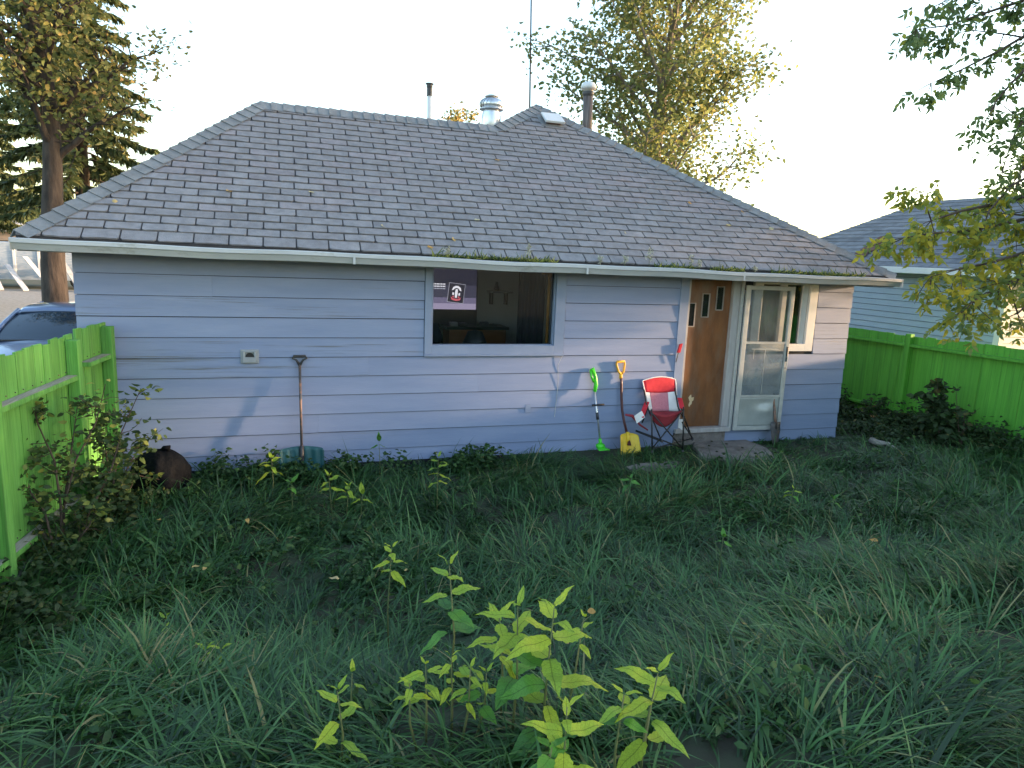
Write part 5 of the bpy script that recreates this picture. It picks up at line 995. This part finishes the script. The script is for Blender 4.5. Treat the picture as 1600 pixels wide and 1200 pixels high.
def build_slab():
    r = random.Random(2); q = [at_z(px, py, 0.14) for px, py in ((1078, 688), (1095, 712), (1140, 724), (1215, 719), (1200, 700), (1165, 686))]
    c = sum(q)/6; poly = []
    for k in range(6):
        a, b = q[k], q[(k+1) % 6]
        for f in (0, 0.33, 0.66): p = a+(b-a)*f; p = p+np.array([r.uniform(-.02, .02), r.uniform(-.02, .02), 0]); poly.append((p[0], min(p[1], -0.035), 0.14))
    mb = MB(); mb.prism(list(reversed([(x, y, 0.02) for x, y, z in poly])), (0, 0, 0.12)); tag(mb.build('concrete_slab', M['concrete'], bevel=0.01), 'dirty concrete slab in front of the brown door', 'slab')
    q = [at_z(px, py, 0.13) for px, py in ((965, 730), (1000, 722), (1055, 718), (1075, 722), (1040, 732), (990, 738))]
    mb = MB(); mb.prism([(p[0], p[1], 0.06) for p in reversed(q)], (0, 0, 0.06)); tag(mb.build('flat_stone', M['concrete'], bevel=0.015), 'flat dirty paving stone in the grass before the camp chair', 'stone')
    for k, (px, py) in enumerate(((1108, 697), (1135, 694), (1160, 700), (1120, 706), (1180, 709), (1112, 690))):
        c = at_z(px, py, 0.142); mb = MB(); mb.lathe([(0.014, 0), (0.02, 0.006), (0.01, 0.014)], c, 6); tag(mb.build('pebble', M['soil']), ['small dark clod at the left of the slab', 'dark clod near the door sill', 'dark clod in the middle of the slab', 'dark clod near the front left of the slab', 'dark clod at the right front of the slab', 'dark clod by the chair leg on the slab'][k], 'clod', 'clods on the slab')
    P_ = [at_z(px, py, 0.17) for px, py in ((1362, 688), (1372, 692), (1388, 694), (1402, 703))]
    mb = MB(); mb.tube(P_, [0.05, 0.04, 0.03, 0.015], 8); tag(mb.build('fallen_branch', M['greywood'], smooth=True), 'pale broken branch lying in the grass right of the house', 'branch')
build_slab()

# ================================================================== GRASS AND WEEDS
def nz2(x, y, s=0): return (np.sin(1.9*x+1.3*y+s)+np.sin(-1.4*x+2.3*y+2.1*s)+np.sin(3.3*x+0.7*y+3.7+s)+np.sin(0.8*x-3.6*y+1.1*s))/4
slab_c = np.array([(at_z(1146, 703, .14)[0], at_z(1146, 703, .14)[1])]); SLA = (slab_c[0, 0], slab_c[0, 1])
def grass_ok(x, y):
    fl = x > (-1.60+0.13*y-0.02); fr = x < (9.30-0.13*(y-1.7)-0.05)
    hs = ~((x > -1.97) & (x < 7.60) & (y > -0.035)); sl = ((x-SLA[0])/0.62)**2+((y-SLA[1])/0.40)**2 > 1
    st = ((x-4.05)/0.5)**2+((y+0.93)/0.10)**2 > 1
    return fl & fr & hs & sl & st
def blades(x, y, h, wd, seg, flow, tint, th0, th1):
    n = len(x)
    dx, dy = np.cos(flow), np.sin(flow); z = gh(x, y)-0.02; P_ = np.stack([x, y, z], 1); side = np.stack([-dy, dx, np.zeros(n)], 1)
    tw = RNG.normal(0, 0.35, n); side = nrmz(side*np.cos(tw)[:, None]+np.array([0, 0, 1.0])*np.sin(tw)[:, None]*0.5)
    V = []
    for i in range(seg+1):
        f = i/seg; w_ = (wd*(1-f**1.6)*(0.7+0.6*f))[:, None]
        if i < seg: V += [P_-side*w_/2, P_+side*w_/2]
        else: V += [P_]
        th = th0+(th1-th0)*(f+0.5/seg); st = np.stack([np.sin(th)*dx, np.sin(th)*dy, np.cos(th)], 1); P_ = P_+st*(h/seg)[:, None]
    k = 2*seg+1; Vv = np.stack(V, 1).reshape(-1, 3); b = np.arange(n)[:, None]*k
    F4 = np.concatenate([b+np.array([2*i, 2*i+1, 2*i+3, 2*i+2]) for i in range(seg-1)]); F3 = b+np.array([2*seg-2, 2*seg-1, 2*seg])
    return Vv, [F3, F4], np.repeat(tint, k)
def build_grass():
    # tufts: blades fan out from a common foot, arch over and lie on their neighbours
    parts = []; NT = 72000
    tx_ = RNG.uniform(-3.2, 10.5, NT); ty_ = RNG.uniform(-7.4, 3.0, NT); ok = grass_ok(tx_, ty_)
    d = np.stack([tx_, ty_, gh(tx_, ty_)+0.15], 1)-CAM; dep = d@CF; px = 800+FPX*(d@CR)/np.maximum(dep, 0.1); py = 600-FPX*(d@CU)/np.maximum(dep, 0.1)
    ok &= (dep > 0.5) & (px > -500) & (px < 2300) & (py < 1600) & ((px > -160) & (px < 1760) | (RNG.random(NT) < 0.6))
    dist = np.linalg.norm(d, axis=1)
    dirt = np.exp(-(((tx_-6.9)/0.9)**2+((ty_+0.5)/0.22)**2)); thin = np.clip(0.60+0.75*nz2(tx_*2.6, ty_*2.6, 7.0), 0.10, 1)
    ok &= RNG.random(NT) < np.where(dist < 4.5, 0.95, 0.62)*thin*(1-0.85*dirt)
    tx_, ty_, dist = tx_[ok], ty_[ok], dist[ok]; nt_ = len(tx_)
    cnt = RNG.integers(7, 20, nt_); k = np.repeat(np.arange(nt_), cnt); n = len(k); print('blades', n)
    size = np.clip(RNG.gamma(8, 1/8, nt_)*(1.0+0.45*nz2(tx_*0.9, ty_*0.9, 2.0)+0.40*nz2(tx_*3, ty_*3, 5.0)), 0.4, 2.0)
    lean = 3.4*nz2(tx_*0.9, ty_*0.9, 1.0)+RNG.normal(0, 0.6, nt_)+1.0; lw = np.clip(RNG.normal(1.0, 0.5, nt_), 0, 2.2)
    a = RNG.uniform(0, 2*math.pi, n); vx = np.cos(a)+lw[k]*np.cos(lean[k])*1.2; vy = np.sin(a)+lw[k]*np.sin(lean[k])*1.2; flow = np.arctan2(vy, vx)
    x = tx_[k]+RNG.normal(0, 0.018, n); y = ty_[k]+RNG.normal(0, 0.018, n)
    h = np.where(y < -3.0, 0.245, 0.28)*size[k]*RNG.uniform(0.55, 1.2, n); h *= np.where((y > -1.0) & (x > 3.0), 0.55, 1.0)*np.where(y > -0.25, 0.65, 1)
    g2 = grass_ok(x, y); x, y, h, flow, k = x[g2], y[g2], h[g2], flow[g2], k[g2]; n = len(x)
    tt = 0.42+0.22*nz2(tx_*1.1, ty_*1.1, 3.0)+RNG.normal(0, 0.17, nt_); tint = tt[k]+RNG.normal(0, 0.17, n)+np.where(RNG.random(n) < 0.025, 0.5, 0)
    tint = np.clip(tint, 0, 1); near = dist[k] < 5.4
    th0 = np.clip(RNG.normal(0.8, 0.28, n), 0.1, 1.4); th1 = np.clip(th0+np.abs(RNG.normal(1.35, 0.4, n)), 0.6, 2.5)
    up_ = RNG.random(n) < 0.03; th1 = np.where(up_, th0+0.4, th1)
    wd = RNG.gamma(5, 0.0018, n)+0.003*np.where(near, 1.0, 1.25)
    for sel, seg in ((near, 4), (~near, 3)):
        if sel.sum(): parts.append(blades(x[sel], y[sel], h[sel], wd[sel], seg, flow[sel], tint[sel], th0[sel], th1[sel]))
    g = cloud_obj('grass', parts, M['grass']); tag(g, 'long floppy dark green grass covering the yard', 'grass', kind='stuff')
def weed_patch(name, label, spots, m, seed, leaf=0.05):
    # spots: (x, y, radius, height, leaves)
    parts = []; stems = MB()
    for (x, y, r_, h, n) in spots:
        k = max(3, n//14); sx = x+RNG.normal(0, r_*0.5, k); sy = np.minimum(y+RNG.normal(0, r_*0.4, k), np.where((x > -1.97) & (x < 7.6), -0.05, 99)); hh = h*RNG.uniform(0.5, 1.1, k)
        gz = gh(sx, sy)
        i = RNG.integers(0, k, n); f = RNG.uniform(0.15, 1, n); pos = np.stack([sx[i]+RNG.normal(0, 0.03, n)+0.05*f*np.sin(i), np.minimum(sy[i]+RNG.normal(0, 0.03, n), np.where((x > -1.97) & (x < 7.6), -0.03, 99)), gz[i]+hh[i]*f], 1)
        ax = rdir(n, -0.5, 0.5); ax[:, 1] = np.where(pos[:, 1] > -0.12, -np.abs(ax[:, 1]), ax[:, 1])
        parts.append(leaf_cloud(pos, ax, rdir(n, 0.3, 1), leaf*RNG.uniform(0.7, 1.5, n), leaf*0.6, np.clip(RNG.beta(2, 2.5, n)+0.2*(f-0.5), 0, 1), 0.3))
    o = cloud_obj(name, parts, m); tag(o, label, 'weeds', kind='stuff')
build_grass()
rw = random.Random(8)
weed_patch('weeds', 'leafy dark weeds along the foot of the blue wall', [(rw.uniform(-1.0, 2.3), rw.uniform(-0.45, -0.1), 0.16, rw.uniform(0.14, 0.32), 110) for _ in range(34)]+[(-0.75, -0.2, 0.15, 0.36, 150), (-0.25, -0.18, 0.2, 0.40, 220), (0.05, -0.25, 0.15, 0.34, 120)], M['weed'], 1, 0.055)
weed_patch('weeds', 'low broad-leaved weeds among the grass at the left', [(rw.uniform(-1.7, 0.9), rw.uniform(-3.6, -0.9), 0.2, rw.uniform(0.08, 0.2), 45) for _ in range(38)], M['weed'], 2, 0.06)
weed_patch('weeds', 'scattered low clover and dock leaves all over the lawn', [(rw.uniform(-1.5, 8.5), rw.uniform(-6.2, -1.0), 0.22, rw.uniform(0.10, 0.22), 34) for _ in range(120)], M['weed'], 5, 0.05)
weed_patch('weeds', 'dark tangled weeds along the foot of the right fence', [(9.15-0.13*(yy-1.7)-abs(rw.gauss(0.15, 0.25)), yy, 0.22, rw.uniform(0.15, 0.46), 130) for yy in [rw.uniform(-2.6, 2.4) for _ in range(60)]]+[(rw.uniform(7.7, 8.9), rw.uniform(-0.5, 1.5), 0.25, rw.uniform(0.1, 0.3), 100) for _ in range(26)], M['weed_dark'], 3, 0.06)
weed_patch('weeds', 'dark creeping weeds at the foot of the left fence', [(-1.50+0.13*yy+abs(rw.gauss(0.05, 0.22)), yy, 0.2, rw.uniform(0.12, 0.35), 130) for yy in [rw.uniform(-4.8, -0.5) for _ in range(46)]], M['weed_dark'], 4, 0.055)

# ------------------------------------------------------------------ plants with single leaves
def big_leaf_mesh(k, m, wr):
    # serrated ovate leaf, unit length, folded along the midrib and drooping
    r = random.Random(k); mb = MB(); n = 15; L_, C_, R_ = [], [], []
    dr = r.uniform(0.10, 0.38); tw = r.uniform(-0.15, 0.15); fold = r.uniform(0.10, 0.28)
    for i in range(n):
        f = i/(n-1); w_ = wr*0.5*(math.sin(math.pi*f**0.72))**0.85*(1-0.25*f)*(1+(0.07 if i % 2 else -0.05)*(0 < i < n-1)); z = -dr*f*f+0.04*math.sin(f*9+k); c = (f, tw*f*f*0.4, z)
        C_.append(c); L_.append((f-0.02*(i % 2), c[1]+w_, z+w_*fold+0.012*math.sin(i*1.9+k))); R_.append((f-0.02*(i % 2), c[1]-w_, z+w_*fold+0.012*math.sin(i*2.3+k+2)))
    mb.add(C_+L_+R_, [q for i in range(n-1) for q in ((i, i+1, n+i+1, n+i), (i, 2*n+i, 2*n+i+1, i+1))]); return mb.mesh('leaf', m, smooth=True)
LEAF = {'y': [big_leaf_mesh(k, M['sap'], w_) for k, w_ in enumerate((0.34, 0.38, 0.44, 0.40, 0.32))], 'g': [big_leaf_mesh(k+10, M['sapg'], w_) for k, w_ in enumerate((0.42, 0.5, 0.46, 0.54))]}
def place_leaf(root, base, dirv, size, kind, r):
    d = Vector([float(v) for v in dirv]).normalized(); up = Vector((r.uniform(-0.25, 0.25), r.uniform(-0.35, 0.15), 1)); y = up.cross(d).normalized(); z = d.cross(y)
    mt = Matrix(((d.x, y.x, z.x, 0), (d.y, y.y, z.y, 0), (d.z, y.z, z.z, 0), (0, 0, 0, 1)))
    b = np.asarray(base)-root_loc(root)
    o = link('leaf', r.choice(LEAF[kind]), root, mtx=Matrix.Translation(Vector([float(v) for v in b])) @ mt @ Matrix.Diagonal((size, size, size, 1))); return o
def sapling(label, stems, seed, group='yellow-green saplings in the grass', name='sapling'):
    # stems: (top px, py, distance, height below the top, largest leaf, pairs, kind)
    r = random.Random(seed); tops = [at(s[0], s[1], s[2]) for s in stems]; bx_ = np.mean([t[0] for t in tops]); by_ = np.mean([t[1] for t in tops]); root = empty(name, (bx_, by_, float(gh(bx_, by_))), label, 'sapling', group)
    for s, tp in zip(stems, tops):
        g = float(gh(tp[0], tp[1])); foot = np.array([tp[0]*0.75+bx_*0.25+r.uniform(-.02, .02), tp[1]*0.75+by_*0.25+0.02, g-0.03]); mid = (tp+foot)/2+np.array([r.uniform(-.02, .02), r.uniform(-.02, .02), 0]); mb = MB(); mb.tube([foot, mid, tp], [0.006, 0.0045, 0.002], 6); mb.build('stem', M['sapstem'], root, True)
        a0 = r.uniform(0, 3.14); n = s[5]; lmax = s[4]; H_ = s[3]
        for i in range(n):
            f = i/max(1, n-1); zz = H_*f**1.25; hfrac = zz/max(0.05, tp[2]-foot[2]); p = tp+(foot-tp)*min(hfrac, 0.93); a = a0+i*1.57
            lmax = s[4]*1.08; size = lmax*(0.45+0.55*min(1, f*2.6)) if n > 2 else lmax
            for q in (0, 1):
                an = a+q*math.pi+r.uniform(-0.35, 0.35); el = (0.85+r.uniform(-0.2, 0.3) if i == 0 else 0.40-0.6*f+r.uniform(-0.15, 0.2)); dv = (math.cos(an)*math.cos(el), math.sin(an)*math.cos(el), math.sin(el))
                kd = s[6] if s[6] != 'm' else ('y' if f < 0.62 or r.random() < 0.3 else 'g'); place_leaf(root, p+np.array(dv)*0.008, dv, size*r.uniform(0.8, 1.15), kd, r)
    return root
T0 = 2.45
sapling('largest yellow-green sapling with broad leaves in the foreground', [(809, 948, 2.55, 0.28, 0.155, 5, 'm'), (866, 950, T0, 0.50, 0.175, 7, 'm'), (912, 966, 2.6, 0.10, 0.07, 3, 'y'), (780, 960, 2.7, 0.16, 0.13, 4, 'y')], 1)
sapling('taller green-bottomed sapling left of the largest one', [(702, 884, 2.9, 0.30, 0.13, 5, 'm')], 2)
sapling('low sapling with many small leaves left of the largest one', [(665, 1040, 2.55, 0.12, 0.085, 4, 'y'), (705, 1026, 2.6, 0.12, 0.08, 4, 'y'), (735, 1045, 2.55, 0.14, 0.085, 4, 'y'), (640, 1068, 2.5, 0.05, 0.075, 3, 'y'), (760, 1052, 2.6, 0.14, 0.08, 4, 'm')], 3)
sapling('sapling with drooping leaves right of the largest one', [(1028, 1052, 2.4, 0.26, 0.15, 5, 'y'), (975, 1085, 2.35, 0.10, 0.10, 3, 'm')], 4)
sapling('sapling cut by the bottom edge, below the largest one', [(886, 1105, 2.15, 0.30, 0.125, 6, 'm'), (862, 1168, 2.15, 0.15, 0.10, 4, 'g')], 5)
sapling('narrow yellow sapling at the bottom, left of centre', [(527, 1080, 2.45, 0.30, 0.115, 5, 'y')], 6)
sapling('small yellow seedling near the bottom left of centre', [(550, 1052, 2.75, 0.05, 0.05, 2, 'y')], 16)
sapling('small upright yellow sapling in the middle of the yard', [(612, 856, 3.9, 0.14, 0.11, 4, 'y')], 7)
sapling('bright yellow sapling right before the teal shovel', [(424, 716, 6.9, 0.14, 0.15, 4, 'y')], 8)
sapling('yellow sapling in front of the wall, right of the teal shovel', [(514, 744, 6.6, 0.12, 0.14, 3, 'y'), (545, 760, 6.5, 0.10, 0.12, 3, 'y'), (566, 772, 6.4, 0.05, 0.10, 2, 'y')], 9)
sapling('yellow sapling growing before the wall below the picture window', [(685, 715, 6.6, 0.24, 0.14, 5, 'y')], 10)
sapling('pale seedling in the grass in front of the concrete slab', [(1240, 764, 6.4, 0.06, 0.09, 3, 'm')], 11)
sapling('two-leaved green seedling right of the pale seedling', [(1303, 780, 6.3, 0.03, 0.07, 2, 'g')], 12)
sapling('tiny yellow seedling far left in the grass', [(258, 968, 4.1, 0.05, 0.06, 2, 'y')], 13)
sapling('low yellow-green seedling pair left of the bottom centre', [(322, 1016, 3.4, 0.03, 0.05, 2, 'y'), (345, 1014, 3.4, 0.03, 0.05, 2, 'y')], 14)
sapling('small green broad-leaved plant in the grass before the yellow shovel', [(985, 748, 6.5, 0.05, 0.11, 3, 'g')], 15)
sapling('low green seedling at the right edge of the yard middle', [(1130, 840, 5.0, 0.03, 0.06, 2, 'g')], 17)
sapling('pale upright seedling left of the teal shovel foot', [(456, 755, 6.5, 0.05, 0.10, 2, 'g')], 18)
sapling('lone broad leaf standing against the wall right of the teal shovel', [(592, 690, 7.6, 0.04, 0.11, 2, 'g')], 19)

# rose bush by the left fence
def bush(name, label, stems, m, leaf, nl, seed, tint0=0.35):
    r = random.Random(seed); S_ = [[at(*q) for q in s] for s in stems]; b = S_[0][0]; root = empty(name, (b[0], b[1], float(gh(b[0], b[1]))), label, 'bush'); bm = MB(); tips = []
    for P_ in S_:
        bm.tube(P_, [0.012*(1-0.75*i/(len(P_)-1)) for i in range(len(P_))], 6, False)
        for i in range(1, len(P_)):
            for _ in range(5):
                f = r.random(); p = P_[i-1]+(P_[i]-P_[i-1])*f; tw = limb_path(p, (r.uniform(-1, 1), r.uniform(-1, 1), r.uniform(-0.2, 0.8)), r.uniform(0.08, 0.26), 3, r, 0.2, -0.02); bm.tube(tw, [0.004, 0.003, 0.0025, 0.0015], 4, False); tips += [(q, i/len(P_)) for q in tw[1:]]
        tips.append((P_[-1], 1))
    bm.build('stems', M['twig'], root, True); pos = np.array([t[0] for t in tips]); hf = np.array([t[1] for t in tips]); k = RNG.integers(0, len(pos), nl)
    cloud_obj('leaves', [leaf_cloud(pos[k]+RNG.normal(0, 0.03, (nl, 3)), rdir(nl, -0.7, 0.4), rdir(nl), leaf*RNG.uniform(0.6, 1.3, nl), leaf*0.6, np.clip(RNG.normal(tint0, 0.22, nl)+0.3*(hf[k] > 0.85), 0, 1))], m, root)
bush('rose_bush', 'straggly rose bush with yellowing leaves before the left fence', [[(98, 880, 5.6), (100, 790, 5.7), (118, 720, 5.7), (150, 660, 5.8), (165, 600, 5.9)], [(98, 880, 5.6), (95, 790, 5.6), (85, 720, 5.6), (58, 660, 5.6), (55, 640, 5.6)], [(110, 880, 5.6), (140, 800, 5.7), (175, 730, 5.9), (190, 675, 6.0), (218, 612, 6.1)], [(90, 880, 5.5), (70, 800, 5.5), (48, 770, 5.5), (40, 740, 5.5)], [(105, 880, 5.5), (125, 840, 5.5), (140, 820, 5.5), (150, 790, 5.6)], [(95, 880, 5.5), (80, 850, 5.5), (65, 830, 5.5)], [(100, 790, 5.7), (112, 700, 5.8), (120, 640, 5.9)]], M['rose'], 0.062, 1150, 5, 0.5)
bush('currant_bush', 'leafy bush between rose bush and garbage bag', [[(170, 805, 6.3), (172, 760, 6.3), (165, 700, 6.4), (150, 660, 6.4)], [(172, 805, 6.3), (185, 760, 6.4), (205, 720, 6.5), (228, 690, 6.6)], [(168, 805, 6.3), (150, 770, 6.3), (135, 740, 6.3)], [(176, 805, 6.3), (200, 770, 6.4), (215, 740, 6.5)], [(172, 805, 6.3), (178, 750, 6.3), (186, 700, 6.4)]], M['rose'], 0.07, 950, 6, 0.42)
bush('tall_weed', 'tall dark weed standing against the right fence', [[(1466, 690, 10.0), (1466, 645, 10.0), (1465, 596, 10.0)], [(1466, 690, 10.0), (1472, 650, 10.0), (1474, 605, 10.0)], [(1464, 690, 10.0), (1458, 655, 10.0), (1456, 610, 10.0)]], M['weed_dark'], 0.12, 420, 7, 0.3)
bush('thin_weed', 'thin reddish weed right of the tall dark weed', [[(1500, 695, 9.9), (1497, 660, 9.9), (1494, 612, 9.9)], [(1502, 695, 9.9), (1506, 665, 9.9), (1508, 640, 9.9)]], M['weed_dark'], 0.08, 90, 8, 0.75)

# ------------------------------------------------------------------ fallen leaves, gutter weeds
def roof_pt(px, py):
    d = ray(px, py); t = 0.0
    for _ in range(6):
        x = CAM[0]+t*d[0]; t = (EZ+tilt(x)+0.03+PITCHR*(CAM[1]-EY)-CAM[2])/(d[2]-PITCHR*d[1])
    return CAM+d*t
DRY = [big_leaf_mesh(k+30, M['dryleaf'], w_) for k, w_ in enumerate((0.6, 0.75, 0.85))]
def dry_leaf(p, size, label, cat='fallen leaf', group=None, tiltv=None):
    r = random.Random(int(p[0]*977)); o = link('fallen_leaf', r.choice(DRY)); o.location = [float(v) for v in p]; o.scale = (size,)*3
    o.rotation_euler = (r.uniform(-.3, .3)+(0.64 if tiltv else 0), r.uniform(-.3, .3), r.uniform(0, 6.28) if not tiltv else r.uniform(-0.6, 0.6)); tag(o, label, cat, group); return o
for (px, py), lab in zip(((353, 298), (483, 300), (774, 250), (862, 210), (742, 344), (706, 373), (1075, 316), (1159, 330), (1202, 358), (976, 363), (175, 313), (668, 386), (1135, 352), (595, 352)),
    ('pale dry leaf on the left part of the roof', 'small orange leaf on the left middle of the roof', 'large pale leaf on the upper roof below the turbine vent', 'tiny pale leaf right below the box vent', 'orange leaf low on the roof above the picture window', 'brownish leaf just above the gutter over the window', 'pale leaf on the right part of the roof', 'second pale leaf from the right hip', 'pale leaf nearest the right hip near the eave', 'small pale leaf low on the roof right of the window', 'brown leaf near the left hip', 'orange leaf resting at the gutter left of the window', 'faint pale leaf in the lower right of the roof', 'brown leaf in the lower middle of the roof')):
    dry_leaf(roof_pt(px, py), 0.075, lab, group='fallen leaves on the roof', tiltv=True)
for (px, py, s), lab in zip(((475, 1062, 0.075), (385, 810, 0.06), (310, 884, 0.06), (322, 886, 0.055), (530, 904, 0.07), (286, 990, 0.05), (634, 892, 0.035), (1372, 845, 0.07), (1532, 872, 0.075), (1162, 975, 0.05), (925, 960, 0.06), (1380, 1060, 0.09), (250, 812, 0.05), (1338, 880, 0.05), (885, 1005, 0.04)),
    ('large cream leaf in the grass left of bottom centre', 'brown leaf in the grass before the teal shovel', 'orange-brown leaf in the grass at the left', 'pale leaf beside the orange-brown one at the left', 'brown leaf in the grass left of the middle sapling', 'small tan leaf low in the grass at the left', 'tiny white petal under the middle sapling', 'pale leaf in the grass at the right', 'yellow star-shaped leaf at the right edge', 'small cream leaf in the grass right of centre', 'white scrap of leaf behind the largest sapling', 'yellow leaf low at the right of the yard', 'pale leaf near the rose bush', 'tan leaf in the grass at the middle right', 'tiny brown leaf by the largest sapling')):
    p = at_z(px, py, 0.3); g = gh(p[0], p[1]); p = at_z(px, py, float(g)+0.24); dry_leaf(p, s, lab, group='fallen leaves in the grass')
def gutter_weeds():
    parts = []; n = 2600; xs = RNG.uniform(1.4, 7.6, n); keep = (np.sin(xs*3.1)+np.sin(xs*7.3+1)+np.sin(xs*1.2)) > -0.5; xs = xs[keep]; n = len(xs)
    zt = EZ+tilt(xs)-0.04; pos = np.stack([xs, EY-0.05+RNG.uniform(-0.03, 0.05, n), zt+RNG.uniform(0, 0.02, n)], 1)
    ax = rdir(n, 0.1, 1.0); parts.append(leaf_cloud(pos, ax, rdir(n), RNG.gamma(3, 0.015, n)+0.012, 0.012, np.clip(RNG.normal(0.7, 0.3, n), 0, 1), 0.2))
    tag(cloud_obj('gutter_moss', parts, M['rose']), 'low moss and weeds growing in the gutter', 'weeds', kind='stuff')
    labs = ['leftmost pale sprig in the gutter, over the window', 'pale sprig in the gutter right of the picture window top', 'small sprig in the gutter, second from the window', 'flowering sprig in the gutter above the yellow shovel', 'tall fluffy sprig in the gutter above the camp chair', 'thin sprig in the gutter above the door', 'pale sprig in the gutter above the slider window', 'short sprig in the gutter near the right corner']
    for k, (px, py, h) in enumerate(((700, 392, 0.11), (826, 398, 0.19), (938, 404, 0.10), (977, 406, 0.12), (1015, 408, 0.22), (1080, 410, 0.16), (1093, 412, 0.12), (1180, 418, 0.07))):
        p = at_y(px, py, EY-0.05); z0 = EZ+tilt(p[0])-0.04; r = random.Random(k); root = empty('gutter_weed', (p[0], EY-0.05, z0), labs[k], 'weed', 'sprigs in the gutter'); mb = MB(); mb.tube([(p[0], EY-0.05, z0), (p[0]+r.uniform(-.02, .02), EY-0.05, z0+h*0.6), (p[0]+r.uniform(-.03, .03), EY-0.06, z0+h)], [0.003, 0.002, 0.001], 5); mb.build('stem', M['sapstem'], root)
        m = 34; f = RNG.uniform(0.35, 1.05, m); pos = np.stack([p[0]+RNG.normal(0, 0.016, m), EY-0.05+RNG.normal(0, 0.016, m), z0+h*f], 1)
        cloud_obj('seed_head', [leaf_cloud(pos, rdir(m), rdir(m), 0.032, 0.02, RNG.uniform(0.5, 1, m))], M['seed'], root)
M['seed'] = foliage('pale_seed', [(0, (0.30, 0.30, 0.22)), (1, (0.48, 0.46, 0.36))], 0.3)
gutter_weeds()
